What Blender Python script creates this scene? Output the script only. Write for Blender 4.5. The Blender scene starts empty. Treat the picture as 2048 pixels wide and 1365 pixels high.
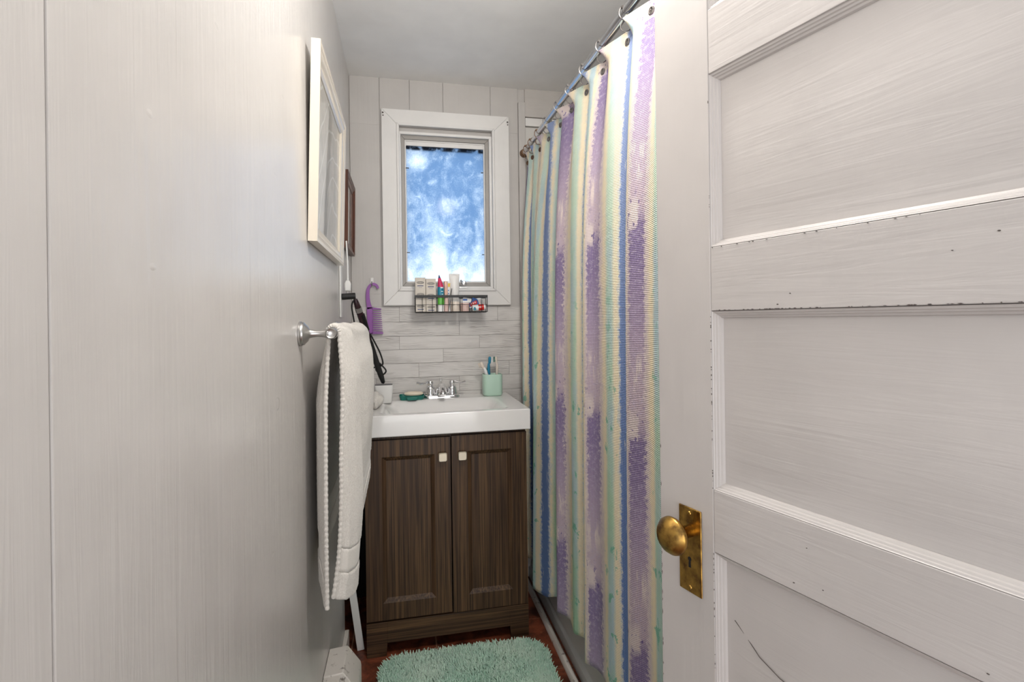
import bpy, math, random
import numpy as np
from mathutils import Vector, Matrix
random.seed(7); rng = np.random.default_rng(7)
S = bpy.context.scene
COL = S.collection
pi = math.pi

# ------------------------------------------------------------------ camera, light, exposure
YAW, ROLL = math.radians(11.97), math.radians(-0.738)
cd = bpy.data.cameras.new('camera'); cam = bpy.data.objects.new('camera', cd); COL.objects.link(cam)
cd.sensor_fit = 'HORIZONTAL'; cd.sensor_width = 36; cd.lens = 36*1030/2048
cd.shift_y = -43/2048; cd.clip_start = 0.01
fw = Vector((math.sin(YAW), math.cos(YAW), 0)); rt = Vector((math.cos(YAW), -math.sin(YAW), 0)); up = Vector((0, 0, 1))
r2 = rt*math.cos(ROLL)+up*math.sin(ROLL); u2 = up*math.cos(ROLL)-rt*math.sin(ROLL)
m = Matrix((r2, u2, -fw)).transposed().to_4x4(); m.translation = (0.218, 0, 1.20)
cam.matrix_world = m
S.camera = cam
S.view_settings.view_transform = 'Standard'; S.view_settings.look = 'None'
S.view_settings.gamma = 1; S.view_settings.use_curve_mapping = False
S.view_settings.exposure = 0.09

W = bpy.data.worlds.new('world'); S.world = W; W.use_nodes = True
W.node_tree.nodes['Background'].inputs[0].default_value = (0.93, 0.96, 1.0, 1)
W.node_tree.nodes['Background'].inputs[1].default_value = 1.0

def light(name, kind, loc, energy, color=(1, 1, 1), rot=(0, 0, 0), **k):
    l = bpy.data.lights.new(name, kind); l.energy = energy; l.color = color
    for a, b in k.items(): setattr(l, a, b)
    o = bpy.data.objects.new(name, l); COL.objects.link(o); o.location = loc; o.rotation_euler = rot
    return o
light('ceiling_bulb_light', 'POINT', (0.55, 0.82, 2.06), 22, (1.0, 0.965, 0.92), shadow_soft_size=0.06)
light('added_fill_light', 'AREA', (0.45, -2.6, 0.9), 34, (1.0, 0.975, 0.955), (math.radians(97), 0, 0), shape='RECTANGLE', size=1.8, size_y=1.8)  # unseen area light added behind the camera as fill
light('daylight_sun', 'SUN', (0.5, 6, 5), 3.1, (0.97, 0.985, 1.0), (math.radians(-62), 0, math.radians(6)), angle=math.radians(60))

# ------------------------------------------------------------------ node helper
def srgb(r, g, b):
    f = lambda c: (c/255/12.92) if c/255 <= 0.04045 else ((c/255+0.055)/1.055)**2.4
    return (f(r), f(g), f(b))
class NT:
    def __init__(s, name):
        s.m = bpy.data.materials.new(name); s.m.use_nodes = True
        s.t = s.m.node_tree; s.t.nodes.clear()
        s.out = s.t.nodes.new('ShaderNodeOutputMaterial')
        s.tc = s.t.nodes.new('ShaderNodeTexCoord')
    def n(s, kind, **k):
        x = s.t.nodes.new(kind)
        for a, b in k.items(): setattr(x, a, b)
        return x
    def put(s, sock, v):
        if v is None: return
        if isinstance(v, bpy.types.NodeSocket): s.t.links.new(v, sock)
        elif isinstance(v, (tuple, list)):
            n = len(sock.default_value)
            v = tuple(v)
            if n == 4 and len(v) == 3: v = v+(1,)
            sock.default_value = v
        else: sock.default_value = v
    def math(s, op, a, b=None, c=None, clamp=False):
        x = s.n('ShaderNodeMath', operation=op, use_clamp=clamp)
        s.put(x.inputs[0], a); s.put(x.inputs[1], b)
        if c is not None: s.put(x.inputs[2], c)
        return x.outputs[0]
    def mapr(s, v, a, b, c=0., d=1.):
        x = s.n('ShaderNodeMapRange'); x.clamp = True
        for i, q in enumerate((v, a, b, c, d)): s.put(x.inputs[i], q)
        return x.outputs[0]
    def mix(s, f, a, b, mode='MIX'):
        x = s.n('ShaderNodeMix', data_type='RGBA', blend_type=mode)
        s.put(x.inputs[0], f); s.put(x.inputs[6], a); s.put(x.inputs[7], b)
        return x.outputs[2]
    def vec(s, scale=(1, 1, 1), src='Object', loc=(0, 0, 0), rot=(0, 0, 0)):
        x = s.n('ShaderNodeMapping'); s.t.links.new(s.tc.outputs[src], x.inputs[0])
        x.inputs[1].default_value = loc; x.inputs[2].default_value = rot; x.inputs[3].default_value = scale
        return x.outputs[0]
    def noise(s, v, scale=5, detail=3, rough=.5, dist=0.):
        x = s.n('ShaderNodeTexNoise'); s.put(x.inputs['Vector'], v)
        x.inputs['Scale'].default_value = scale; x.inputs['Detail'].default_value = detail
        x.inputs['Roughness'].default_value = rough; x.inputs['Distortion'].default_value = dist
        return x.outputs[0]
    def xyz(s, v):
        x = s.n('ShaderNodeSeparateXYZ'); s.put(x.inputs[0], v); return x.outputs
    def bump(s, h, strength=.3, dist=.001, nrm=None):
        x = s.n('ShaderNodeBump'); s.put(x.inputs['Height'], h)
        x.inputs['Strength'].default_value = strength; x.inputs['Distance'].default_value = dist
        if nrm is not None: s.t.links.new(nrm, x.inputs['Normal'])
        return x.outputs[0]
    def bsdf(s, color, rough=.5, metal=0., bump=None, **k):
        x = s.n('ShaderNodeBsdfPrincipled'); s.put(x.inputs['Base Color'], color)
        s.put(x.inputs['Roughness'], rough); s.put(x.inputs['Metallic'], metal)
        if bump is not None: s.t.links.new(bump, x.inputs['Normal'])
        for a, b in k.items(): s.put(x.inputs[a.replace('_', ' ')], b)
        s.t.links.new(x.outputs[0], s.out.inputs[0])
        return x
def plain(name, color, rough=.5, metal=0., nb=0, ns=200, **k):
    t = NT(name); b = None
    if nb: b = t.bump(t.noise(t.vec(), ns, 3), nb, .001)
    t.bsdf(color, rough, metal, b, **k)
    return t.m

def paint(name, color, rough=.38, grain=(60, 60, 3), gb=.35, lumps=True, dirt=0.0, blister=False):
    t = NT(name)
    g = t.noise(t.vec(grain), 1.0, 4, .55, .6)
    l = t.noise(t.vec(), 9, 3, .5)
    c = t.mix(t.mapr(l, .35, .7), color, tuple(x*.95 for x in color))
    if dirt:
        dn = t.noise(t.vec((1, 1, 1)), 34, 5, .65)
        dm = t.mapr(dn, .70, .76, 0, dirt)
        c = t.mix(dm, c, srgb(95, 88, 84))
    b = t.bump(g, gb, .002)
    if lumps: b = t.bump(l, .25, .006, b)
    if blister:
        v = t.n('ShaderNodeTexVoronoi', feature='SMOOTH_F1'); t.put(v.inputs['Vector'], t.vec((1, 1, 1.9), loc=(.3, .2, .1))); v.inputs['Scale'].default_value = 9
        h = t.mapr(v.outputs['Distance'], .03, .075, 1, 0)
        h = t.math('MULTIPLY', h, t.mapr(t.noise(t.vec(), 7, 1), .54, .6))
        b = t.bump(h, .35, .002, b)
    t.bsdf(c, rough, 0, b, Coat_Weight=.15, Coat_Roughness=.25)
    return t.m

M = {}
M['wall'] = paint('grey_painted_panelling', srgb(202, 198, 194), .29, (60, 60, 2.5), .55, blister=True)
M['wallback'] = paint('grey_painted_boards', srgb(192, 188, 184), .5, (70, 70, 2.5), .4)
M['boardh'] = paint('painted_board', srgb(192, 187, 182), .55, (3, 70, 70), .9)
M['ceiling'] = paint('ceiling_paint', srgb(246, 245, 243), .75, (6, 6, 6), .1)
M['trim'] = paint('white_trim_paint', srgb(226, 224, 221), .4, (50, 50, 4), .2)
M['door'] = paint('white_door_paint', srgb(202, 197, 194), .36, (4, 4, 60), .35, dirt=.0)
M['doorv'] = paint('white_door_paint_upright', srgb(202, 197, 194), .36, (60, 60, 3), .3)
M['chip'] = plain('chipped_dirt', srgb(92, 84, 80), .8)
M['sash'] = plain('grey_aluminium_sash', srgb(150, 146, 141), .5, .3, .1)
M['black'] = plain('matte_black', (.012, .012, .012), .45)
M['gloss_black'] = plain('gloss_black', (.01, .009, .01), .15)
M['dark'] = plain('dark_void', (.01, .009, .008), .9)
M['chrome'] = plain('chrome', (.82, .82, .83), .08, 1.)
M['nickel'] = plain('brushed_nickel', (.55, .54, .53), .3, 1.)
M['rod'] = plain('steel_rod', (.62, .62, .63), .18, 1.)
M['ring'] = plain('aged_ring_metal', (.30, .28, .27), .25, 1.)
M['rust'] = plain('rusty_ring_metal', (.22, .13, .08), .45, .8, .3)
M['ceramic'] = plain('white_ceramic', srgb(238, 236, 234), .12, 0, Coat_Weight=.4, Coat_Roughness=.05)
M['plastic'] = plain('white_plastic', srgb(228, 227, 224), .35)
M['whitepaper'] = plain('white_card', srgb(214, 206, 194), .55)
M['mint'] = plain('mint_ceramic', srgb(184, 214, 196), .3)
M['teal'] = plain('teal_plastic', srgb(18, 110, 98), .3)
M['blueteal'] = plain('blue_teal_plastic', srgb(25, 125, 160), .3)
M['soap'] = plain('cream_soap', srgb(236, 222, 200), .4)
M['purple'] = plain('purple_plastic', srgb(142, 80, 158), .35)
M['knob'] = plain('pearl_knob', srgb(214, 205, 185), .25, .35)
M['magenta'] = plain('magenta_print', srgb(214, 30, 90), .3)
M['tealprint'] = plain('teal_print', srgb(0, 130, 160), .3)
M['green'] = plain('green_print', srgb(90, 180, 60), .3)
M['rose'] = plain('rose_gold_tube', srgb(232, 188, 170), .25, .2)
M['cream'] = plain('cream_plastic', srgb(226, 214, 200), .35)
M['pinklid'] = plain('pale_pink_plastic', srgb(228, 196, 188), .35)
M['red'] = plain('red_print', srgb(215, 40, 30), .35)
M['navy'] = plain('navy_print', srgb(40, 60, 110), .4)
M['bluep'] = plain('blue_print', srgb(50, 105, 185), .35)
M['yellow'] = plain('yellow_print', srgb(235, 200, 70), .4)
M['white'] = plain('white_print', srgb(240, 240, 238), .4)
M['ink'] = plain('grey_ink', srgb(60, 62, 72), .5)
M['steel'] = plain('polished_steel', (.6, .6, .6), .2, 1.)
M['heater'] = None

def mk_brass():
    t = NT('aged_brass'); n1 = t.noise(t.vec(), 60, 5, .6)
    c = t.mix(t.mapr(n1, .40, .68), (.50, .30, .075), (.16, .085, .03))
    n2 = t.noise(t.vec(), 25, 3)
    t.bsdf(c, t.mapr(n2, .3, .7, .24, .42), 1., t.bump(n1, .25, .0006)); return t.m
M['brass'] = mk_brass()
def mk_heater():
    t = NT('chipped_white_enamel'); n1 = t.noise(t.vec(), 45, 5, .65)
    c = t.mix(t.mapr(n1, .60, .68), srgb(214, 208, 200), srgb(120, 108, 98))
    t.bsdf(c, .45, 0, t.bump(n1, .3, .001)); return t.m
M['heater'] = mk_heater()
def mk_wood(name, vertical=True):
    t = NT(name)
    sc = (1, 1, 1)
    v = t.vec((230, 230, 3.) if vertical else (3., 230, 230))
    n1 = t.noise(v, 1., 3, .6, .3)
    v2 = t.vec((38, 38, .7) if vertical else (.7, 38, 38))
    n2 = t.noise(v2, 1., 2, .5, .2)
    c = t.mix(t.mapr(n2, .3, .72), srgb(80, 58, 40), srgb(106, 80, 54))
    c = t.mix(t.mapr(n1, .38, .66), tuple(x for x in srgb(50, 35, 24)), c)
    t.bsdf(c, .42, 0, t.bump(n1, .15, .0005), Specular_IOR_Level=.3); return t.m
M['wood'] = mk_wood('brown_woodgrain_laminate'); M['woodh'] = mk_wood('brown_woodgrain_laminate_across', False)
def mk_redwood():
    t = NT('dark_mahogany'); n1 = t.noise(t.vec((60, 60, 4)), 1., 3, .6)
    t.bsdf(t.mix(t.mapr(n1, .35, .7), srgb(60, 30, 20), srgb(118, 68, 44)), .35, 0); return t.m
M['redwood'] = mk_redwood()
def mk_plank():
    t = NT('pale_plank_wallpaper')
    uv = t.vec((1, 1, 1), 'UV')
    # stretched grain along U with knots from distortion
    mp = t.vec((5, 70, 1), 'UV'); n1 = t.noise(mp, 1., 3, .55, 1.2)
    wv = t.n('ShaderNodeTexWave', wave_type='BANDS', bands_direction='Y')
    t.put(wv.inputs[0], t.vec((1.3, 7, 1), 'UV')); wv.inputs['Scale'].default_value = 7; wv.inputs['Distortion'].default_value = 9
    wv.inputs['Detail'].default_value = 2; wv.inputs['Detail Scale'].default_value = .9
    msk = t.mapr(t.noise(t.vec((4, 10, 1), 'UV'), 1.2, 2), .44, .56)
    lines = t.math('MULTIPLY', t.mapr(wv.outputs[1], .76, .95), msk)
    c = t.mix(t.mapr(n1, .35, .7), srgb(206, 202, 198), srgb(219, 216, 212))
    c = t.mix(t.math('MULTIPLY', t.mapr(n1, .58, .70), .5), c, srgb(164, 158, 154))
    c = t.mix(t.math('MULTIPLY', lines, .9), c, srgb(146, 140, 137))
    t.bsdf(c, .5, 0); return t.m
M['plank'] = mk_plank()
def mk_floor():
    t = NT('red_brown_floor_tile')
    n1 = t.noise(t.vec(), 14, 6, .7, .6); n2 = t.noise(t.vec(), 60, 4, .6)
    c = t.mix(t.mapr(n1, .36, .66), srgb(72, 36, 24), srgb(146, 78, 52))
    c = t.mix(t.mapr(n2, .66, .73), c, srgb(176, 120, 90))
    t.bsdf(c, .38, 0, t.bump(n1, .3, .002)); return t.m
M['floor'] = mk_floor(); M['grout'] = plain('floor_grout', srgb(170, 128, 104), .8)
def mk_rug():
    t = NT('mint_shag_yarn'); n1 = t.noise(t.vec(), 9, 3); n2 = t.noise(t.vec(), 160, 2)
    c = t.mix(t.mapr(n1, .35, .68), srgb(170, 216, 192), srgb(206, 232, 212))
    c = t.mix(t.math('MULTIPLY', t.mapr(n2, .35, .65), .5), c, srgb(222, 238, 226))
    t.bsdf(c, .9, 0, Sheen_Weight=.25); return t.m
M['rug'] = mk_rug()
def mk_towel(name, scale, amp):
    t = NT(name); n1 = t.noise(t.vec(), scale, 4, .7)
    t.bsdf(t.mix(t.mapr(n1, .35, .65), srgb(206, 200, 192), srgb(228, 224, 217)), .95, 0, t.bump(n1, amp, .004), Sheen_Weight=.3); return t.m
M['towel'] = mk_towel('white_terry', 330, .55)
M['towelband'] = mk_towel('white_woven_band', 900, .2)
def mk_pane():
    t = NT('frosted_blue_glass')
    V = t.vec(); x, y, z = t.xyz(V)[0:3]
    big = t.noise(t.vec((1.5, 1, .9)), 5.5, 5, .6, 1.6)
    mid = t.noise(t.vec(loc=(3, 0, 1)), 22, 6, .72, .8)
    fine = t.noise(t.vec(), 170, 3, .7)
    # more frost to the bottom (z in metres from pane centre) and to the left/middle
    lo = t.mapr(z, -.30, -.12, .27, 0.)
    ed = t.mapr(t.math('ABSOLUTE', x), .13, .178, 0., .05)
    tl = t.math('SQRT', t.math('ADD', t.math('POWER', t.math('ADD', x, .125), 2.), t.math('POWER', t.math('SUBTRACT', z, .25), 2.)))
    tlm = t.mapr(tl, .015, .07, .25, 0.)
    colx = t.mapr(t.math('ABSOLUTE', t.math('ADD', x, .045)), .0, .07, .14, 0.)
    s = t.math('ADD', t.math('MULTIPLY', big, .55), t.math('MULTIPLY', mid, .45))
    s = t.math('ADD', s, lo); s = t.math('ADD', s, tlm); s = t.math('ADD', s, ed)
    s = t.math('ADD', s, t.math('MULTIPLY', colx, t.mapr(z, .05, -.05, 0, 1)))
    s = t.math('ADD', s, t.mapr(fine, .35, .7, -.07, .11))
    c = t.mix(t.mapr(s, .46, .84), (.33, .46, .63), (.88, .93, .97))
    c = t.mix(t.mapr(mid, .58, .70, 0, .5), c, (.93, .97, 1.0))
    top = t.math('MULTIPLY', t.mapr(z, .286, .294), t.mapr(t.noise(t.vec(), 30, 3), .40, .52))
    c = t.mix(top, c, (.06, .07, .09))
    tr = t.n('ShaderNodeBsdfTranslucent'); t.put(tr.inputs[0], c)
    gl = t.n('ShaderNodeBsdfGlossy'); gl.inputs['Roughness'].default_value = .10
    fr = t.n('ShaderNodeFresnel'); fr.inputs[0].default_value = 1.5
    mx = t.n('ShaderNodeMixShader'); t.put(mx.inputs[0], t.math('MULTIPLY', fr.outputs[0], .10)); t.t.links.new(tr.outputs[0], mx.inputs[1]); t.t.links.new(gl.outputs[0], mx.inputs[2])
    t.t.links.new(mx.outputs[0], t.out.inputs[0]); return t.m
M['pane'] = mk_pane()
def mk_picture():
    t = NT('faded_print_under_glass')
    uv = t.xyz(t.vec((1, 1, 1), 'Object'))
    n = t.noise(t.vec((1, 3, 3)), 6, 3)
    c = t.mix(t.mapr(n, .35, .7), srgb(150, 148, 140), srgb(178, 172, 160))
    w = t.n('ShaderNodeTexWave', wave_type='RINGS', rings_direction='X'); t.put(w.inputs[0], t.vec((1, 1, .8), loc=(0, -.15, .10)))
    w.inputs['Scale'].default_value = 5; w.inputs['Distortion'].default_value = 5; w.inputs['Detail'].default_value = 1
    c = t.mix(t.mapr(w.outputs[1], .965, .995, 0, .55), c, srgb(214, 214, 208))
    t.bsdf(c, .35, 0, Coat_Weight=1., Coat_Roughness=.03); return t.m
M['picture'] = mk_picture()
M['frame'] = plain('cream_painted_frame', srgb(226, 216, 200), .25, 0, .15, 60, Coat_Weight=.5, Coat_Roughness=.12)
M['tub'] = plain('tub_enamel', srgb(196, 196, 194), .2)
M['tubsur'] = paint('tub_surround', srgb(206, 203, 198), .5, (10, 10, 10), .1)
M['lampglass'] = None
def mk_lamp():
    t = NT('lit_lamp_glass'); e = t.n('ShaderNodeEmission'); e.inputs[0].default_value = (1, .95, .88, 1); e.inputs[1].default_value = 3
    t.t.links.new(e.outputs[0], t.out.inputs[0]); return t.m
M['lampglass'] = mk_lamp()
def mk_curtain():
    t = NT('striped_waffle_curtain_cloth')
    u, v, _ = t.xyz(t.vec((1, 1, 1), 'UV'))[0:3]
    a, b, _ = t.xyz(t.vec((1, 1, 1), 'UV'))[0:3]
    uvn = t.n('ShaderNodeUVMap', uv_map='Arc'); au, av, _ = t.xyz(uvn.outputs[0])[0:3]
    cv = t.n('ShaderNodeCombineXYZ'); t.put(cv.inputs[0], au); t.put(cv.inputs[1], av)
    P = cv.outputs[0]
    def nz(sx, sy, sc, det=4, ro=.6, off=0):
        mp = t.n('ShaderNodeMapping'); t.put(mp.inputs[0], P); mp.inputs[3].default_value = (sx, sy, 1); mp.inputs[1].default_value = (off, off*.7, off)
        return t.noise(mp.outputs[0], sc, det, ro)
    edge = nz(1, 1, 14, 5, .7); edgef = nz(1, 1, 90, 4, .75, 3); streak = nz(9, 1, 7, 4, .7, 5); blot = nz(1, .7, 26, 3, .6, 9)
    def dist(c):
        f = t.math('FRACT', t.math('ADD', u, .5-c+8))
        return t.math('ABSOLUTE', t.math('SUBTRACT', f, .5))
    def band(c, w, soft, amp=.12, ampf=.10):
        d = dist(c)
        d = t.math('ADD', d, t.math('MULTIPLY', t.math('SUBTRACT', edge, .5), amp))
        d = t.math('ADD', d, t.math('MULTIPLY', t.math('SUBTRACT', edgef, .5), ampf))
        return t.mapr(d, w, w+soft, 1, 0)
    # vertical motif coordinate: 0 right under a splash, growing downward
    q = t.math('FRACT', t.math('ADD', t.math('DIVIDE', t.math('SUBTRACT', 1.405+4.9, v), .49), t.math('MULTIPLY', t.math('SUBTRACT', edge, .5), .10)))
    cream = srgb(248, 235, 206)
    c = cream
    # soft mint washes
    mintc = t.mix(t.mapr(v, 1.9, .5), srgb(198, 232, 218), srgb(128, 206, 172))  # mint painted paler toward the top, as if washed out by light
    mintc = t.mix(t.mapr(nz(2, .6, 4, 3, .5, 2), .42, .6), mintc, srgb(158, 204, 226))
    c = t.mix(t.math('MULTIPLY', band(.26, .03, .05, .06, .04), .7), c, mintc)
    c = t.mix(t.math('MULTIPLY', band(.70, .035, .05, .06, .04), .7), c, mintc)
    c = t.mix(t.math('MULTIPLY', t.math('MULTIPLY', band(.70, .09, .03, .2, .2), t.mapr(blot, .60, .63)), t.mapr(v, 1.5, .9, 0., .8)), c, srgb(92, 184, 156))
    # lilac halo, then the purple stripe
    c = t.mix(t.math('MULTIPLY', band(.0, .13, .05), .55), c, srgb(206, 190, 214))
    pur = t.mix(t.mapr(q, .12, .46), srgb(120, 100, 156), srgb(166, 146, 180))
    pur = t.mix(t.mapr(q, .45, .75), pur, srgb(196, 176, 192))
    pur = t.mix(t.mapr(q, .90, .99), pur, srgb(120, 100, 156))
    pur = t.mix(t.mapr(edgef, .50, .62, 0, .55), pur, srgb(190, 176, 206))
    pm = band(.0, .082, .03, .05, .20)
    hole = t.math('MULTIPLY', t.mapr(t.math('ABSOLUTE', t.math('SUBTRACT', q, .93)), .035, .085, 1, 0), t.mapr(t.math('ADD', t.math('FRACT', t.math('ADD', u, .5)), t.math('MULTIPLY', edgef, .12)), .545, .565))
    hole2 = t.math('MULTIPLY', t.mapr(t.math('ABSOLUTE', t.math('SUBTRACT', q, .68)), .03, .11, 1, 0), t.mapr(streak, .50, .56))
    hole = t.math('MAXIMUM', hole, hole2)
    pm = t.math('MULTIPLY', pm, t.math('SUBTRACT', 1., hole))
    c = t.mix(t.math('MULTIPLY', pm, .92), c, pur)
    sp = t.math('MULTIPLY', t.mapr(nz(1, .7, 75, 2, .5, 12), .62, .66), t.math('MULTIPLY', band(.04, .13, .02, .1, .1), t.mapr(t.math('ABSOLUTE', t.math('SUBTRACT', q, .97)), .08, .20, 1, 0)))
    c = t.mix(t.math('MULTIPLY', sp, .8), c, srgb(86, 62, 140))
    # pale blue halo and the blue stripe
    c = t.mix(t.math('MULTIPLY', band(.45, .085, .03), .5), c, srgb(196, 214, 236))
    blu = t.mix(t.mapr(v, 1.9, .7), srgb(136, 158, 206), srgb(78, 122, 192))  # blue also lightened upward to paint in the stronger light there
    bm = band(.45, .056, .030, .05, .14)
    bm = t.math('MULTIPLY', bm, t.mapr(streak, .64, .67, 1, 0))
    c = t.mix(t.math('MULTIPLY', bm, .95), c, blu)
    # the waffle weave: raised diamond lattice
    k = 2*pi/.0085
    s1 = t.math('SINE', t.math('MULTIPLY', t.math('ADD', au, t.math('MULTIPLY', av, 1.0)), k))
    s2 = t.math('SINE', t.math('MULTIPLY', t.math('SUBTRACT', au, t.math('MULTIPLY', av, 1.0)), k))
    wf = t.math('MULTIPLY', s1, s2)
    c = t.mix(t.mapr(wf, .2, .9, 0, .38), c, srgb(246, 238, 222))
    bp = t.bump(wf, .55, .0016)
    pr = t.bsdf(c, .8, 0, bp)
    tl = t.n('ShaderNodeBsdfTranslucent'); t.put(tl.inputs[0], c); t.t.links.new(bp, tl.inputs['Normal'])
    mx = t.n('ShaderNodeMixShader'); mx.inputs[0].default_value = .18
    t.t.links.new(pr.outputs[0], mx.inputs[1]); t.t.links.new(tl.outputs[0], mx.inputs[2]); t.t.links.new(mx.outputs[0], t.out.inputs[0])
    return t.m
M['curtain'] = mk_curtain()

# ------------------------------------------------------------------ mesh helper
def wloc(o):
    v = Vector((0, 0, 0))
    while o is not None: v = v+o.location; o = o.parent
    return v
class MB:
    def __init__(s): s.v = []; s.f = []; s.uv = None
    def add(s, vs, fs):
        k = len(s.v); s.v += [tuple(x) for x in vs]; s.f += [tuple(i+k for i in f) for f in fs]; return s
    def box(s, a, b, mat=None):
        x0, y0, z0 = a; x1, y1, z1 = b
        vs = [Vector(p) for p in ((x0, y0, z0), (x1, y0, z0), (x1, y1, z0), (x0, y1, z0), (x0, y0, z1), (x1, y0, z1), (x1, y1, z1), (x0, y1, z1))]
        if mat is not None: vs = [mat @ p for p in vs]
        return s.add(vs, [(0, 3, 2, 1), (4, 5, 6, 7), (0, 1, 5, 4), (1, 2, 6, 5), (2, 3, 7, 6), (3, 0, 4, 7)])
    def loft(s, rings, cap0=True, cap1=True):
        n = len(rings[0]); vs = [p for r in rings for p in r]; fs = []
        for i in range(len(rings)-1):
            for j in range(n):
                fs.append((i*n+j, i*n+(j+1) % n, (i+1)*n+(j+1) % n, (i+1)*n+j))
        if cap0: fs.append(tuple(range(n))[::-1])
        if cap1: fs.append(tuple((len(rings)-1)*n+j for j in range(n)))
        return s.add(vs, fs)
    def lathe(s, prof, mat=Matrix(), seg=28, sx=1, sy=1):
        rings = [[mat @ Vector((r*math.cos(2*pi*j/seg)*sx, r*math.sin(2*pi*j/seg)*sy, z)) for j in range(seg)] for r, z in prof]
        return s.loft(rings)
    def tube(s, pts, r, seg=10, caps=True):
        pts = [Vector(p) for p in pts]; n = len(pts)
        rr = r if isinstance(r, (list, tuple)) else [r]*n
        rings = []; N = None
        for i, p in enumerate(pts):
            t = (pts[min(i+1, n-1)]-pts[max(i-1, 0)]).normalized()
            if N is None:
                a = Vector((0, 0, 1)) if abs(t.z) < .9 else Vector((1, 0, 0)); N = t.cross(a).normalized()
            N = (N-t*N.dot(t)).normalized(); B = t.cross(N)
            rings.append([p+(N*math.cos(2*pi*j/seg)+B*math.sin(2*pi*j/seg))*rr[i] for j in range(seg)])
        return s.loft(rings, caps, caps)
    def torus(s, c, R, r, axis=(0, 0, 1), a0=0, a1=2*pi, seg=28, sec=8):
        q = Vector((0, 0, 1)).rotation_difference(Vector(axis)).to_matrix()
        full = abs(a1-a0-2*pi) < 1e-6
        pts = [Vector(c)+q @ Vector((R*math.cos(a0+(a1-a0)*i/seg), R*math.sin(a0+(a1-a0)*i/seg), 0)) for i in range(seg+(0 if full else 1))]
        if not full: return s.tube(pts, r, sec)
        rings = []
        for i, p in enumerate(pts):
            d = (p-Vector(c)).normalized(); ax = Vector(axis).normalized()
            rings.append([p+(d*math.cos(2*pi*j/sec)+ax*math.sin(2*pi*j/sec))*r for j in range(sec)])
        rings.append(rings[0]); return s.loft(rings, False, False)
    def prism(s, poly, y0, y1, axis='Y'):
        n = len(poly)
        def P(a, b, t): return {'Y': (a, t, b), 'X': (t, a, b), 'Z': (a, b, t)}[axis]
        return s.loft([[P(a, b, y0) for a, b in poly], [P(a, b, y1) for a, b in poly]])
    def xf(s, mat):
        s.v = [tuple(mat @ Vector(p)) for p in s.v]; return s
    def build(s, name, mat, parent=None, smooth=True, bevel=0, ang=38, bseg=2):
        me = bpy.data.meshes.new(name)
        off = wloc(parent)
        me.from_pydata([(x-off.x, y-off.y, z-off.z) for x, y, z in s.v], [], s.f)
        import bmesh
        bm = bmesh.new(); bm.from_mesh(me); bmesh.ops.recalc_face_normals(bm, faces=bm.faces); bm.to_mesh(me); bm.free()
        me.materials.append(mat)
        if smooth:
            me.shade_smooth(); me.set_sharp_from_angle(angle=math.radians(ang))
        o = bpy.data.objects.new(name, me); COL.objects.link(o)
        if parent is not None: o.parent = parent
        if bevel:
            b = o.modifiers.new('bevel', 'BEVEL'); b.width = bevel; b.segments = bseg; b.limit_method = 'ANGLE'; b.angle_limit = math.radians(35)
        return o
def tag(o, label=None, cat=None, group=None, kind=None):
    if label: o['label'] = label
    if cat: o['category'] = cat
    if group: o['group'] = group
    if kind: o['kind'] = kind
    return o
def thing(name, loc, label, cat, group=None, kind=None):
    o = bpy.data.objects.new(name, None); COL.objects.link(o); o.location = loc; o.empty_display_size = .02
    return tag(o, label, cat, group, kind)
def struct(o): o['kind'] = 'structure'; return o
def rot(axis, deg, loc=(0, 0, 0)): return Matrix.Translation(loc) @ Matrix.Rotation(math.radians(deg), 4, axis)
def frame_to(loc, zaxis): return Matrix.Translation(loc) @ Vector((0, 0, 1)).rotation_difference(Vector(zaxis)).to_matrix().to_4x4()
def rrect(hx, hy, r, n=6):
    pts = []
    for cx, cy, a in ((hx-r, hy-r, 0), (-hx+r, hy-r, 90), (-hx+r, -hy+r, 180), (hx-r, -hy+r, 270)):
        for i in range(n+1):
            t = math.radians(a+90*i/n); pts.append((cx+r*math.cos(t), cy+r*math.sin(t)))
    return pts
def smoothpath(pts, n=8):
    pts = [Vector(p) for p in pts]; out = []
    for i in range(len(pts)-1):
        p0, p1, p2, p3 = pts[max(i-1, 0)], pts[i], pts[i+1], pts[min(i+2, len(pts)-1)]
        for k in range(n):
            t = k/n; out.append(.5*((2*p1)+(-p0+p2)*t+(2*p0-5*p1+4*p2-p3)*t*t+(-p0+3*p1-3*p2+p3)*t**3))
    out.append(pts[-1]); return out

# ------------------------------------------------------------------ the room
D = 2.35; H = 2.28; RX = 1.56
b = MB().box((-.12, -1.6, -.06), (RX+.1, D+.1, -.002)); struct(b.build('floor', M['grout'], smooth=False))
# floor tiles
t_ = MB(); g = .0025; T = .305
for i in range(-1, 6):
    for j in range(-6, 9):
        x0 = .63+(i-2)*T; y0 = 1.70+(j-5)*T
        a = (max(x0+g, -.1), max(y0+g, -1.6)); c = (min(x0+T-g, RX), min(y0+T-g, D))
        if c[0] > a[0] and c[1] > a[1]: t_.box((a[0], a[1], -.004), (c[0], c[1], 0))
struct(t_.build('floor_tiles', M['floor'], smooth=False))
struct(MB().box((-.12, -.12, H), (RX+.1, D+.1, H+.06)).build('ceiling', M['ceiling'], smooth=False))
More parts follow.
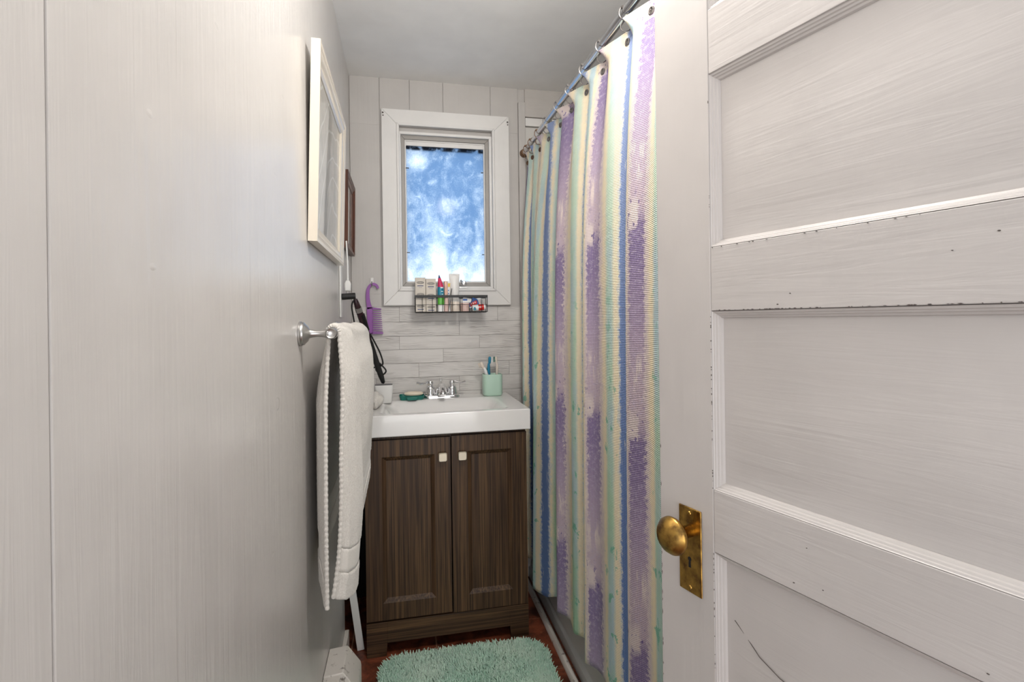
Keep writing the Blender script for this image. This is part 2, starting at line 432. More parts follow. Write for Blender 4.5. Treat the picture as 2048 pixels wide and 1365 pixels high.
# left wall with one moulded groove
lw = MB(); gy = [(-.12, .3775, -.02), (.3795, 1.945, -.02), (1.945, D+.1, .80)]  # rear piece stops high, leaving an opening for the shade lining
for a, c, z in gy: lw.box((-.10, a, z), (0, c, H+.02))
lw.box((-.10, .37, -.02), (-.0015, .39, H+.02))
struct(lw.build('wall_left', M['wall'], smooth=False, bevel=.0012))
struct(MB().box((RX, .75, -.02), (RX+.1, D+.1, H+.02)).build('wall_right', M['tubsur'], smooth=False))
struct(MB().box((.875, .75, -.02), (RX+.1, .83, H+.02)).box((.875, -.10, -.02), (.95, .75, H+.02)).build('wall_alcove', M['wallback'], smooth=False))
#struct(MB().box((-.10, -.11, 2.06), (.95, -.02, H+.02)).box((-.1, -.11, -.02), (.02, -.02, 2.06)).build('wall_front', M['wallback'], smooth=False))
# back wall: core with a window hole, board skin above
wx0, wx1, wz0, wz1 = .214, .614, 1.350, 2.030
bw = MB(); core = (D+.006, D+.1)
bw.box((-.1, core[0], -.02), (wx0, core[1], H+.02)).box((wx1, core[0], -.02), (RX+.1, core[1], H+.02))
bw.box((wx0, core[0], -.02), (wx1, core[1], wz0)).box((wx0, core[0], wz1), (wx1, core[1], H+.02))
struct(bw.build('wall_back', M['wallback'], smooth=False))
bd = MB(); gx = [0, .128, .259, .408, .626, .757]
for i in range(5):
    a, c = gx[i]+.0012, gx[i+1]-.0012
    for lo, hi in ((1.264, 1.32), (1.32, 2.07), (2.07, H)):
        if lo == 1.32:
            if a < .2: bd.box((a, D, lo), (min(c, .19), D+.006, hi))
            if c > .64: bd.box((max(a, .64), D, lo), (c, D+.006, hi))
        else: bd.box((a, D, lo), (c, D+.006, hi))
struct(bd.build('wall_back_boards', M['wallback'], smooth=False, bevel=.0008))
# peel and stick planks, each with its own piece of pattern
rows = [1.2640, 1.1965, 1.1310, 1.0720, 1.0105, .9460, .8780, .81]
joints = [[.203, .648], [.02, .470], [.202, .562], [.05, .396], [.286, .70], [.10, .467], [.3]]
pb = MB(); uvs = []
for i in range(7):
    xs = [0]+joints[i]+[.757]
    for a, c in zip(xs[:-1], xs[1:]):
        k = len(pb.v); z0, z1 = rows[i+1]+.0008, rows[i]-.0008
        pb.box((a+.0008, D-.001, z0), (c-.0008, D+.006, z1)); uvs.append((random.random()*9, random.random()*9))
o = pb.build('wall_back_planks', M['plank'], smooth=False); struct(o)
uvl = o.data.uv_layers.new(name='UVMap')
for p in o.data.polygons:
    for li, vi in zip(p.loop_indices, p.vertices):
        co = o.data.vertices[vi].co; ou = uvs[vi//8]; uvl.data[li].uv = (co.x+ou[0], co.z+ou[1])
struct(MB().box((0, D+.001, .80), (.757, D+.0055, 1.264)).build('wall_back_joint', plain('joint_backing_grey', srgb(150, 145, 141), .8), smooth=False))  # grey backing that shows through the plank gaps
struct(MB().box((.757, D-.012, -.02), (.789, D+.006, 2.215)).build('trim_1', M['wallback'], smooth=False, bevel=.002))
struct(MB().box((.7895, D-.006, 2.150), (RX, D+.006, H)).build('trim_2', M['boardh'], smooth=False, bevel=.001))
struct(MB().box((.7895, D-.012, 2.105), (RX, D+.006, 2.142)).build('trim_3', M['trim'], smooth=False, bevel=.0015))
struct(MB().box((.7895, D-.004, .40), (RX, D+.006, 2.10)).build('wall_back_surround', M['tubsur'], smooth=False))
struct(MB().box((-.10, 1.945, -.02), (-.085, D+.1, .80)).box((-.085, 2.33, -.02), (.06, 2.349, .80)).build('wall_left_shade_lining', M['dark'], smooth=False))  # near-black lining that paints in the shade beside the vanity
struct(MB().box((0, 1.0, 0), (.014, 1.95, .085)).build('baseboard_left', M['heater'], smooth=False, bevel=.002))

# ------------------------------------------------------------------ window
win = thing('window_1', (.417, D, 1.27), 'small white framed window with frosted blue glass above the sink', 'window', kind='structure')
def mitred(x0, x1, z0, z1, w, y0, y1, prof=None):
    """picture-frame ring with mitred corners, outer size given, w inward"""
    mb = MB(); o_ = [(x0, z0), (x1, z0), (x1, z1), (x0, z1)]; i_ = [(x0+w, z0+w), (x1-w, z0+w), (x1-w, z1-w), (x0+w, z1-w)]
    for k in range(4):
        k2 = (k+1) % 4; e = .0004
        q = [o_[k], o_[k2], i_[k2], i_[k]]
        mb.loft([[(a, y0, c) for a, c in q], [(a, y1, c) for a, c in q]])
    return mb
mitred(.136, .709, 1.268, 2.138, .072, D-.020, D+.001).build('casing', M['trim'], win, bevel=.0025)
mitred(.200, .640, 1.332, 2.078, .012, D-.026, D-.012).build('inner_bead', M['trim'], win, bevel=.003)
mitred(.206, .628, 1.342, 2.045, .012, D-.010, D+.09).build('jamb', M['trim'], win, bevel=.001)
mitred(.2185, .6155, 1.355, 2.032, .017, D+.004, D+.03).build('sash', M['sash'], win, bevel=.0015)
mitred(.2355, .5985, 1.372, 2.015, .006, D+.010, D+.028).build('glazing_bead', M['trim'], win, bevel=.001)
MB().box((.2415, D+.012, 1.990), (.5925, D+.028, 2.009)).build('glazing_bead', M['trim'], win, bevel=.001)
pn = MB(); pn.box((-.178, 0, -.306), (.178, .004, .306)); pane = pn.build('pane', M['pane'], None, smooth=False)
pane.parent = win; pane.location = Vector((.417, D+.020, 1.684))-win.location
for x, z, s_ in ((.2415, 1.887, 1), (.2415, 1.507, 1), (.5925, 1.881, -1), (.5925, 1.502, -1)):
    MB().box((x-.002, D+.006, z-.0015), (x+.012*s_, D+.012, z+.0015)).build('glazing_clip', M['black'], win)
MB().box((.203, D-.012, 1.672), (.211, D+.004, 1.748)).box((.206, D-.018, 1.68), (.212, D-.010, 1.70)).box((.199, D-.016, 1.73), (.206, D-.010, 1.74)).build('sash_latch', M['heater'], win, bevel=.001)
cr = MB().box((.470, D-.022, 1.345), (.505, D-.004, 1.352)).lathe([(.001, 0), (.011, 0), (.012, .012), (.009, .02), (.001, .022)], frame_to((.490, D-.030, 1.366), (0, -1, 0)), 18)
cr.tube([(.490, D-.03, 1.366), (.480, D-.035, 1.372), (.476, D-.03, 1.380)], .0045, 8)
cr.build('crank_handle', M['nickel'], win)
for x, z in ((.143, 2.118), (.702, 2.112)):
    MB().lathe([(.0005, 0), (.004, 0), (.004, .001), (.0005, .001)], frame_to((x, D-.0208, z), (0, -1, 0)), 10).lathe([(.0005, 0), (.003, 0), (.003, .001), (.0005, .001)], frame_to((x+.001, D-.0208, z-.012), (0, -1, 0)), 10).build('nail_hole', M['chip'], win)

# ------------------------------------------------------------------ ceiling lamp (outside the frame, mirrored in the pane)
cl = thing('ceiling_lamp', (.55, .82, H), 'round flush ceiling lamp with a white glass shade', 'lamp')
MB().lathe([(.001, -.001), (.12, -.001), (.12, -.018), (.001, -.018)], Matrix.Translation((.55, .82, H)), 36).build('lamp_base', M['nickel'], cl)
# ring-shaped shade so that the bulb below it can light the room
MB().lathe([(.001, -.018), (.110, -.018), (.108, -.035), (.085, -.055), (.05, -.065), (.001, -.068)], Matrix.Translation((.55, .82, H)), 36).build('lamp_shade', M['lampglass'], cl)

# ------------------------------------------------------------------ the open door
TH = math.radians(-15.75)
dv = Vector((math.sin(TH), math.cos(TH), 0)); nv = Vector((-dv.y, dv.x, 0))     # nv looks at the room
EDGE = Vector((.660, .678, 0))+dv*.1085
DW = .735
# door frame: local x from latch edge to hinge, local y = outward normal (towards the camera), z up
DM = Matrix((( -dv.x, nv.x, 0, EDGE.x), (-dv.y, nv.y, 0, EDGE.y), (0, 0, 1, 0), (0, 0, 0, 1)))
door = thing('door_1', (EDGE.x-dv.x*DW, EDGE.y-dv.y*DW, 0.012), 'open white painted panel door with a brass knob', 'door', kind='structure')
SW = .1085; th = .036
def dbox(a, c, name, mat, bevel=.0008): return MB().box(a, c).xf(DM).build(name, mat, door, smooth=False, bevel=bevel)
dbox((0, -th, .012), (SW, 0, 2.03), 'stile', M['doorv'], .0015)
dbox((DW-SW, -th, .012), (DW, 0, 2.03), 'stile', M['doorv'], .0015)
PB = [(.237, .500), (.593, .855), (.946, 1.209), (1.302, 1.556), (1.650, 1.912)]
rz = [.012]+[z for p in PB for z in p]+[2.03]
for i in range(6): dbox((SW+.0004, -th, rz[2*i]), (DW-SW-.0004, -.0003, rz[2*i+1]), 'rail', M['door'], .001)
rec = .014
for k, (z0, z1) in enumerate(PB):
    x0, x1 = SW, DW-SW
    # stepped moulding: three small steps down into the recess, mitred
    steps = [(0, -.0008), (.0008, -.0022), (.0028, -.0030), (.0036, -.0052), (.0058, -.0062), (.0066, -.0086), (.0090, -.0100), (.0100, -.0132)]
    mo = MB(); rings = []
    e = .0007
    for w, y in steps:
        q = [(x0+e+w, z0+e+w), (x1-e-w, z0+e+w), (x1-e-w, z1-e-w), (x0+e+w, z1-e-w)]
        rings.append([(a, y, c) for a, c in q])
    w = steps[-1][0]
    back = [[(x0+e+w, -.019, z0+e+w), (x1-e-w, -.019, z0+e+w), (x1-e-w, -.019, z1-e-w), (x0+e+w, -.019, z1-e-w)], [(x0+e, -.019, z0+e), (x1-e, -.019, z0+e), (x1-e, -.019, z1-e), (x0+e, -.019, z1-e)]]
    rings += back; rings.append(rings[0])
    mo.loft(rings, False, False); mo.xf(DM).build('moulding', M['door'], door, ang=15)
    # raised panel: bevelled edge, flat field
    pl = MB(); prs = [(.0, -.022), (.0, -rec), (.0112, -rec), (.040, -.0120), (.0445, -.0113)]
    rings = []
    for w, y in prs:
        rings.append([(x0+w, y, z0+w), (x1-w, y, z0+w), (x1-w, y, z1-w), (x0+w, y, z1-w)])
    pl.loft(rings, True, True); pl.xf(DM).build('panel', M['door'], door, ang=12)
# paint worn away along some of the panel edges
ch = MB()
def chips(pts_fn, n, L=1.0, wmax=.0016, seed=1):
    r = random.Random(seed)
    for _ in range(n):
        s_ = r.random()*L; w = r.uniform(.0005, wmax); l = r.uniform(.002, .012)
        a = pts_fn(s_); c = pts_fn(min(s_+l, L)); ax = Vector((c[0]-a[0], 0, c[1]-a[1]))
        if ax.length < 1e-5: continue
        ax.normalize(); pr = Vector((-ax.z, 0, ax.x))*w
        A = Vector((a[0], .0004, a[1])); C = Vector((c[0], .0004, c[1]))
        md = (A+C)/2
        ch.loft([[A, md-pr*.6, C, md+pr*.6], [A+Vector((0, -.0008, 0)), md-pr*.6+Vector((0, -.0008, 0)), C+Vector((0, -.0008, 0)), md+pr*.6+Vector((0, -.0008, 0))]])
chips(lambda s_: (SW-.0005+s_*.5, 1.2098), 70, 1.0, .0013, 1)
chips(lambda s_: (SW-.0007, 1.208-s_*.26), 34, 1.0, .0013, 2)
chips(lambda s_: (SW-.0005+s_*.3, 1.3010), 14, 1.0, .0011, 3)
chips(lambda s_: (SW-.0007, 1.33+s_*.2), 6, 1.0, .001, 4)
chips(lambda s_: (.0025, .3+s_*.7), 30, 1.0, .0012, 6)
chips(lambda s_: (SW-.0007, .854-s_*.26), 30, 1.0, .0009, 5)
rr_ = random.Random(5)
for _ in range(9):
    x, z = rr_.uniform(SW+.05, .6), rr_.choice([rr_.uniform(1.215, 1.296), rr_.uniform(.86, .94)])
    w, h_ = rr_.uniform(.0006, .0014), rr_.uniform(.0004, .0008)
    ch.loft([[(x+w*math.cos(a*pi/4), y, z+h_*math.sin(a*pi/4)) for a in range(8)] for y in (-.0004, .0003)])
ch.xf(DM).build('paint_chips', M['chip'], door, smooth=False)
# crack in the lower panel
cr_ = [(.133, .776-.012), (.150, .764-.012), (.175, .748-.012), (.205, .737-.012), (.25, .730-.012)]
MB().tube([(x, -.0092 if x > .16 else -.0125, z) for x, z in cr_], .0006, 5).xf(DM).build('panel_crack', M['chip'], door)
# lock plate and knob
zx = SW-.044
lp = MB().prism([(zx-.0215, .776), (zx+.0225, .776), (zx+.0225, .907), (zx-.0215, .907)], 0, .0030).xf(DM).build('lock_plate', M['brass'], door, bevel=.0018)
# keyhole
kh = [(math.cos(a)*.0034, math.sin(a)*.0034) for a in [math.radians(-55+i*290/14) for i in range(15)]]
kh = [(zx+x, .828+z) for x, z in kh]+[(zx-.0022, .815), (zx+.0024, .815)]
MB().prism(kh, .0026, .0033).xf(DM).build('keyhole', M['dark'], door, smooth=False)
for z in (.898, .784):
    MB().lathe([(.0005, 0), (.0038, 0), (.003, .0014), (.0005, .0016)], Matrix.Translation((0, 0, 0)), 14).xf(DM @ frame_to((zx, .003, z), (0, 1, 0))).build('plate_screw', M['brass'], door)
kn = MB().lathe([(.001, 0), (.0135, 0), (.0135, .004), (.0095, .006), (.0090, .020), (.0105, .022), (.0105, .025), (.009, .027), (.010, .030), (.020, .033), (.0265, .037), (.0285, .041), (.0280, .0445), (.0265, .046), (.024, .0505), (.018, .0555), (.010, .0585), (.001, .0595)], Matrix(), 40).xf(DM @ frame_to((zx, -.003, .871), (0, 1, 0)))
kn.build('door_knob', M['brass'], door, ang=60)

# ------------------------------------------------------------------ bathtub and its floor strip
tub = thing('bathtub', (.80, .83, 0), 'white bathtub with a grey lit apron mostly hidden behind the striped curtain', 'bathtub')
ap = MB(); pf = [(.778, 0), (.778, .045), (.790, .052), (.795, .075), (.806, .36), (.778, .375), (.778, .40), (.86, .40), (.875, .39), (.90, .12), (.93, .07), (1.45, .07), (1.48, .12), (1.50, .39), (1.51, .40), (RX-.002, .40), (RX-.002, 0)]
ap.prism(pf, .835, D-.006, 'Y')
ap.build('tub_shell', M['tub'], tub, bevel=.003, ang=30)
for a, c in ((.835, .90), (D-.09, D-.006)): MB().prism([(.82, .40), (1.53, .40), (1.50, .10), (.88, .10)], a, c, 'Y').build('tub_end', M['tub'], tub, bevel=.002)
st = MB().prism([(.744, 0), (.766, 0), (.766, .012), (.760, .019), (.750, .019), (.744, .010)], .835, D-.013, 'Y')
struct(st.build('trim_4', M['heater'], smooth=True, bevel=.001))

# ------------------------------------------------------------------ curtain rod, rings, curtain
RXX, RZZ = .779, 1.974
rodt = thing('curtain_rod', (RXX, .83, RZZ), 'bright steel shower curtain rod running to the back wall', 'curtain rod')
MB().tube([(RXX, .832, RZZ), (RXX, 2.11, RZZ)], .0125, 20).build('tube', M['rod'], rodt)
MB().tube([(RXX, 1.60, RZZ), (RXX, D-.02, RZZ)], .0105, 20).build('inner_tube', M['rod'], rodt)
for y, d_ in ((.83, 1), (D-.013, -1)):
    MB().lathe([(.001, 0), (.019, 0), (.019, .005), (.015, .018), (.013, .02), (.001, .02)], frame_to((RXX, y, RZZ), (0, d_, 0)), 24).build('end_flange', M['rust'] if y > 2 else M['rod'], rodt)
RY = [.945, 1.075, 1.211, 1.372, 1.511, 1.652, 1.785, 1.935, 2.065, 2.178, 2.262]
tag0 = 'metal curtain ring on the rod, '
desc = ['hidden behind the door edge', 'nearest the door edge', 'second one in from the door edge', 'third one in from the door edge', 'fourth one in from the door edge', 'in the middle of the row at a dense fold', 'just past the middle of the row', 'above the pale blue and violet hem', 'above the strong blue hem near the far end', 'rusty, second to last from the back wall', 'rusty, last one beside the back wall']
proto = thing('curtain_ring', (0, 0, 0), '', 'curtain ring')
rb = MB().torus((0, 0, -.004), .0185, .0016, (0, 1, 0), seg=26)
rb.torus((0, 0, -.036), .0135, .0014, (.35, 1, 0), seg=22); r1 = rb.build('hoop', M['ring'], proto)
r2_ = MB().lathe([(.001, -.004), (.0035, -.004), (.0045, 0), (.0035, .004), (.001, .004)], frame_to((0, 0, .0145), (0, 1, 0)), 14).lathe([(.001, -.004), (.0035, -.004), (.0045, 0), (.0035, .004), (.001, .004)], frame_to((-.010, 0, .0105), (0, 1, 0)), 14).build('roller', M['ring'], proto)
for i, y in enumerate(RY):
    if i == 0: r = proto; kids = []
    else:
        r = proto.copy(); COL.objects.link(r)
        for ch_ in (r1, r2_):
            c_ = ch_.copy(); COL.objects.link(c_); c_.parent = r
            if i >= 8:
                c_.data = c_.data.copy(); c_.data.materials[0] = M['rust']
    r.location = (RXX, y, RZZ); r['label'] = tag0+desc[i]; r['group'] = 'curtain rings'
cur = thing('shower_curtain', (RXX, .93, 1.95), 'waffle weave shower curtain with purple, blue and mint watercolour stripes', 'shower curtain')
PH = [(.80, -1.1), (.93, -.62), (1.027, -.25), (1.088, .0), (1.162, .25), (1.215, .45), (1.274, .70), (1.378, 1.), (1.44, 1.26), (1.497, 1.45), (1.567, 1.70), (1.69, 2.), (1.80, 2.26), (1.88, 2.45), (1.955, 2.70), (2.05, 3.), (2.11, 3.26), (2.16, 3.45), (2.21, 3.70), (2.30, 4.1)]
NY, NZ = 900, 170
RYa = np.array([.83]+RY+[2.335])
ys = np.linspace(.90, 2.285, NY)
# ring phase: integer at each ring
ph = np.interp(ys, RYa, np.arange(len(RYa)).astype(float))
zt = 1.938
V = np.zeros((NZ, NY, 3)); 
hemY = [.9, 1.3, 1.45, 1.6, 1.75, 1.93, 2.0, 2.1, 2.3]; hemZ = [.20, .205, .200, .195, .195, .145, .135, .150, .150]
for i in range(NZ):
    s_ = (i/(NZ-1))**1.5                                    # 0 top, 1 bottom
    fr = ph-np.floor(ph)
    # near the top: sharp pleats that swing into the room between two rings
    sh = min(1, s_/.028); pk = .93-.38*sh
    tri = np.where(fr < pk, fr/pk, (1-fr)/(1-pk))
    tri = (1-sh)*tri+sh*tri*tri*(3-2*tri)
    soft = .5-.5*np.cos(2*pi*(ph*1.0+.1))
    w = math.exp(-((s_)/.16)**1.4)
    fade = (.026-.009*sh)*w
    amp_low = .017+.010*s_
    big = .5+.5*np.cos(2*pi*(ys-1.93)/.42)
    X = .775+.026*w-fade*tri*1.25-(1-w)*amp_low*soft-(1-w)*.012*np.sin(2*pi*ph*.5+1.0)-.036*s_*np.exp(-((ys-1.93)/.055)**2)-(1-w)*.016
    X += .016*s_*np.exp(-((ys-2.12)/.09)**2)
    Yo = (1-w)*.010*np.sin(2*pi*ph+2.0)+.010*w*tri
    top = zt+.018*tri
    hem = np.interp(ys, hemY, hemZ)+.006*np.sin(2*pi*ph)
    Z = top+(hem-top)*s_
    V[i, :, 0] = X; V[i, :, 1] = ys+Yo; V[i, :, 2] = Z
arc = np.concatenate([[0], np.cumsum(np.hypot(np.diff(V[40, :, 0]), np.diff(V[40, :, 1])))])
uph = np.interp(ys, [p[0] for p in PH], [p[1] for p in PH])
vv = V.reshape(-1, 3)-np.array(cur.location)
idx = np.arange(NZ*NY).reshape(NZ, NY)
faces = np.stack([idx[:-1, :-1], idx[:-1, 1:], idx[1:, 1:], idx[1:, :-1]], -1).reshape(-1, 4)
me = bpy.data.meshes.new('cloth'); me.from_pydata(vv.tolist(), [], faces.tolist()); me.materials.append(M['curtain']); me.shade_smooth()
lv = np.zeros(len(me.loops), dtype=np.int32); me.loops.foreach_get('vertex_index', lv)
for nm, A in (('UVMap', np.tile(uph, NZ)), ('Arc', np.tile(arc, NZ))):
    ul = me.uv_layers.new(name=nm)
    uvd = np.stack([A[lv], V.reshape(-1, 3)[lv, 2]], -1).astype(np.float32)
    ul.data.foreach_set('uv', uvd.ravel())
o = bpy.data.objects.new('cloth', me); COL.objects.link(o); o.parent = cur
sd = o.modifiers.new('thick', 'SOLIDIFY'); sd.thickness = .0016; sd.offset = 0
for i, y in enumerate(RY):
    j = int(np.argmin(abs(ys-y-.024))); P = Vector(V[11, j]); P2 = Vector(V[11, max(j-6, 0)]); tdir = (P2-P).normalized(); nn = Vector((tdir.y, -tdir.x, 0)).normalized()
    if nn.x > 0: nn = -nn
    MB().torus(P+nn*.0022, .0075, .0026, nn, seg=20).lathe([(.0004, 0), (.006, 0), (.006, .0012), (.0004, .0012)], frame_to(P+nn*.001, nn), 16).build('grommet', M['ring'] if i < 8 else M['rust'], cur)

# ------------------------------------------------------------------ vanity
van = thing('vanity_cabinet', (.375, 2.12, 0), 'dark brown woodgrain vanity cabinet with two panelled doors', 'cabinet')
F = 1.90
c0, c1 = .078, .671
bd = MB().box((c0, F+.018, .0), (c0+.016, 2.345, .785)).box((c1-.016, F+.018, 0), (c1, 2.345, .785)).box((c0+.016, F+.03, .10), (c1-.016, 2.345, .118)).box((c0+.016, 2.33, .118), (c1-.016, 2.345, .785)).box((c0+.016, F+.018, .765), (c1-.016, F+.035, .785))
bd.build('body', M['wood'], van, bevel=.001)
# toe board with a low cut-out
def toe():
    poly = [(c0, .0), (c0+.066, 0), (c0+.070, .040), (c0+.076, .046), (c1-.080, .046), (c1-.074, .040), (c1-.070, 0), (c1, 0), (c1, .121), (c0, .121)]
    # built from three convex blocks
    return MB().prism([(c0, 0), (c0+.068, 0), (c0+.072, .046), (c0+.072, .121), (c0, .121)], F, F+.018).prism([(c1-.072, .046), (c1-.068, 0), (c1, 0), (c1, .121), (c1-.072, .121)], F, F+.018).box((c0+.072, F, .046), (c1-.072, F+.018, .121))
toe().build('toe_board', M['woodh'], van, bevel=.0008)
def cdoor(x0, x1, z0, z1, kx, hand):
    # slab with a pressed panel: outer face, groove sloping in, field sloping out
    d_ = MB(); fx, fz = .058, .060
    X0, X1, Z0, Z1 = x0+fx, x1-fx, z0+fz, z1-fz
    rings = []
    for w, y in ((None, F+.018), (None, F), (-.0, F), (.015, F+.0095), (.0155, F+.0098)):
        if w is None: q = [(x0, z0), (x1, z0), (x1, z1), (x0, z1)]
        else: q = [(X0+w, Z0+w), (X1-w, Z0+w), (X1-w, Z1-w), (X0+w, Z1-w)]
        rings.append([(a, y, c) for a, c in q])
    d_.loft(rings); o_ = d_.build('door', M['wood'], van, ang=10)
    k_ = MB().lathe([(.001, 0), (.005, 0), (.005, .010), (.001, .010)], frame_to((kx, F, .702), (0, -1, 0)), 16)
    rr = lambda h, y: [(kx+a, y, .702+c) for a, c in rrect(h, h, h*.35, 3)]
    k_.loft([rr(.010, F-.009), rr(.0155, F-.012), rr(.016, F-.017), rr(.0135, F-.0215)]); k_.build('knob', M['knob'], o_, ang=50)
cdoor(c0+.001, .3830, .128, .772, .354, 1); cdoor(.3875, c1-.001, .124, .775, .4255, -1)
# ceramic sink top
sk = thing('bathroom_sink', (.375, 2.115, .786), 'white ceramic sink top with a shallow rectangular basin', 'sink')
nx, ny = 110, 84; sx0, sx1, sy0, sy1 = .066, .684, 1.885, 2.345
zt_ = .863
def bowl(x, y):
    ax = min((x-.130)/.085, (.612-x)/.085); ay = min((y-1.925)/.03, (2.235-y)/.13)
    a = max(0, min(1, ax)); c = max(0, min(1, ay)); s_ = lambda t: t*t*(3-2*t)
    return -.088*s_(a)*s_(c)
sm = MB(); g_ = []
for j in range(ny+1):
    for i in range(nx+1):
        x = sx0+(sx1-sx0)*i/nx; y = sy0+(sy1-sy0)*j/ny
        sm.v.append((x, y, zt_+bowl(x, y)))
for j in range(ny):
    for i in range(nx):
        k = j*(nx+1)+i; sm.f.append((k, k+1, k+nx+2, k+nx+1))
# skirt
B0 = len(sm.v); bord = [i for i in range(nx+1)]+[j*(nx+1)+nx for j in range(1, ny+1)]+[ny*(nx+1)+i for i in range(nx-1, -1, -1)]+[j*(nx+1) for j in range(ny-1, 0, -1)]
for k in bord: x, y, z = sm.v[k]; sm.v.append((x, y, .786))
n_ = len(bord)
for i in range(n_): sm.f.append((bord[i], B0+i, B0+(i+1) % n_, bord[(i+1) % n_]))
for i in range(n_): x, y, z = sm.v[B0+i]; sm.v.append((min(max(x, sx0+.02), sx1-.02), min(max(y, sy0+.02), sy1-.02), .786))
for i in range(n_): sm.f.append((B0+i, B0+n_+i, B0+n_+(i+1) % n_, B0+(i+1) % n_))
sm.build('basin', M['ceramic'], sk, ang=50, bevel=.004, bseg=3)
MB().lathe([(.001, 0), (.020, 0), (.022, .002), (.015, .004), (.001, .004)], Matrix.Translation((.371, 2.07, zt_-.088)), 24).build('drain', M['chrome'], sk)

# ------------------------------------------------------------------ faucet
fx_, fy_, fz_ = .380, 2.283, .8632
fa = thing('sink_faucet', (fx_, fy_, fz_), 'chrome two handle faucet on the back rim of the sink', 'faucet')
pr = lambda hx, hy, z: [(fx_+a, fy_+c, fz_+z) for a, c in rrect(hx, hy, min(hx, hy)*.95, 8)]
MB().loft([pr(.080, .028, 0), pr(.080, .028, .004), pr(.076, .025, .009), pr(.071, .021, .013), pr(.066, .018, .0145)]).build('base_plate', M['chrome'], fa, ang=50)
for sgn in (-1, 1):
    hx = fx_+sgn*.0475
    MB().lathe([(.001, .012), (.0235, .012), (.0235, .017), (.021, .021), (.0205, .031), (.0185, .042), (.014, .050), (.0100, .053), (.0115, .056), (.0135, .0625), (.012, .071), (.0095, .073), (.001, .0745)], Matrix.Translation((hx, fy_, fz_)), 28).build('valve_bell', M['chrome'], fa, ang=60)
    pts = smoothpath([(hx, fy_, fz_+.066), (hx+sgn*.014, fy_-.004, fz_+.0665), (hx+sgn*.030, fy_-.010, fz_+.063), (hx+sgn*.046, fy_-.016, fz_+.064), (hx+sgn*.058, fy_-.020, fz_+.068)], 5)
    MB().tube(pts, [.0068-.0018*abs(math.sin(i/len(pts)*pi*.8))+(.001 if i > len(pts)-6 else 0) for i in range(len(pts))], 12).build('lever_handle', M['chrome'], fa, ang=60)
sp = MB().lathe([(.001, .010), (.027, .010), (.0275, .018), (.0260, .032), (.0215, .045), (.014, .055), (.001, .0595)], Matrix.Translation((fx_, fy_, fz_)), 28)
pth = smoothpath([(fx_, fy_, fz_+.034), (fx_, fy_-.025, fz_+.046), (fx_, fy_-.060, fz_+.044), (fx_, fy_-.092, fz_+.030), (fx_, fy_-.100, fz_+.020)], 6)
sp.tube(pth, [.020-.007*i/(len(pth)-1) for i in range(len(pth))], 20); sp.build('spout', M['chrome'], fa, ang=60)
MB().tube([(fx_, fy_+.018, fz_+.01), (fx_, fy_+.018, fz_+.072)], .0026, 10).lathe([(.001, 0), (.004, 0), (.0045, .003), (.0035, .006), (.0055, .010), (.0055, .012), (.001, .013)], Matrix.Translation((fx_, fy_+.018, fz_+.070)), 14).build('lift_rod', M['chrome'], fa)

# ------------------------------------------------------------------ things on the sink
tx, ty = .605, 2.270
tm = thing('tumbler', (tx, ty, zt_), 'mint green rounded square ceramic tumbler holding toothbrushes', 'tumbler')
tr = lambda h, z: [(tx+a, ty+c, zt_+z) for a, c in rrect(h, h*.82, h*.45, 7)]
MB().loft([tr(.036, .0), tr(.0410, .003), tr(.0425, .009), tr(.0428, .060), tr(.0428, .093), tr(.0418, .0955), tr(.0395, .0955), tr(.0385, .093), tr(.0385, .012), tr(.03, .009)]).build('cup', M['mint'], tm, ang=50)
def brush(name, base, top, label, mats, head='side', flip=1, w=.0042):
    base, top = Vector(base), Vector(top)
    t_ = thing(name, base, label, 'toothbrush')
    d_ = (top-base); n0 = d_.normalized(); L = d_.length
    side = Vector((1, 0, 0)); side = (side-n0*side.dot(n0)).normalized()
    k = [0, .2, .45, .7, .82, .93, 1.0]; r_ = [w*.9, w*1.2, w*1.0, w*1.2, w*.7, w*.8, w*.5]
    pts = [base+d_*a+side*.003*math.sin(a*6)*flip for a in k[:5]]
    MB().tube(smoothpath(pts, 4), [float(np.interp(i/(16), np.linspace(0, 1, 5), r_[:5])) for i in range(17)], 10).build('handle', mats[0], t_)
    a0, a1 = base+d_*.80, top
    hd = MB().tube([a0, a0+(a1-a0)*.25, a0+(a1-a0)*.8, a1], [w*.7, w*1.15, w*1.2, w*.7], 10); hd.build('brush_head', mats[1], t_)
    # bristle tuft block on one side
    B = MB(); nrm = side*flip
    z_ = n0.cross(nrm).normalized()
    for i in range(5):
        for j in (-1, 0, 1):
            p = a0+(a1-a0)*(.32+.15*i)+z_*j*w*.55+nrm*w*.8
            B.tube([p, p+nrm*.010], .0016, 6)
    B.build('bristles', mats[2], t_)
    return t_
# handles stand on the cup floor, heads above the rim
brush('toothbrush', (tx+.010, ty-.005, zt_+.013), (tx-.052, ty-.012, zt_+.150), 'white headed toothbrush leaning left in the mint tumbler', (M['white'], M['cream'], M['cream']), flip=-1, w=.0066)
brush('toothbrush', (tx-.018, ty+.008, zt_+.013), (tx-.008, ty+.006, zt_+.172), 'teal blue toothbrush standing upright in the mint tumbler', (M['blueteal'], M['blueteal'], M['white']), flip=1, w=.0058)
brush('toothbrush', (tx+.004, ty+.018, zt_+.013), (tx-.024, ty+.016, zt_+.118), 'short teal brush handle low behind the leaning white toothbrush', (M['teal'], M['teal'], M['teal']), flip=1, w=.0035)
brush('toothbrush', (tx+.026, ty+.002, zt_+.013), (tx+.019, ty+.004, zt_+.172), 'white and green toothbrush at the right of the mint tumbler', (M['cream'], M['cream'], M['teal']), flip=-1, w=.0046)
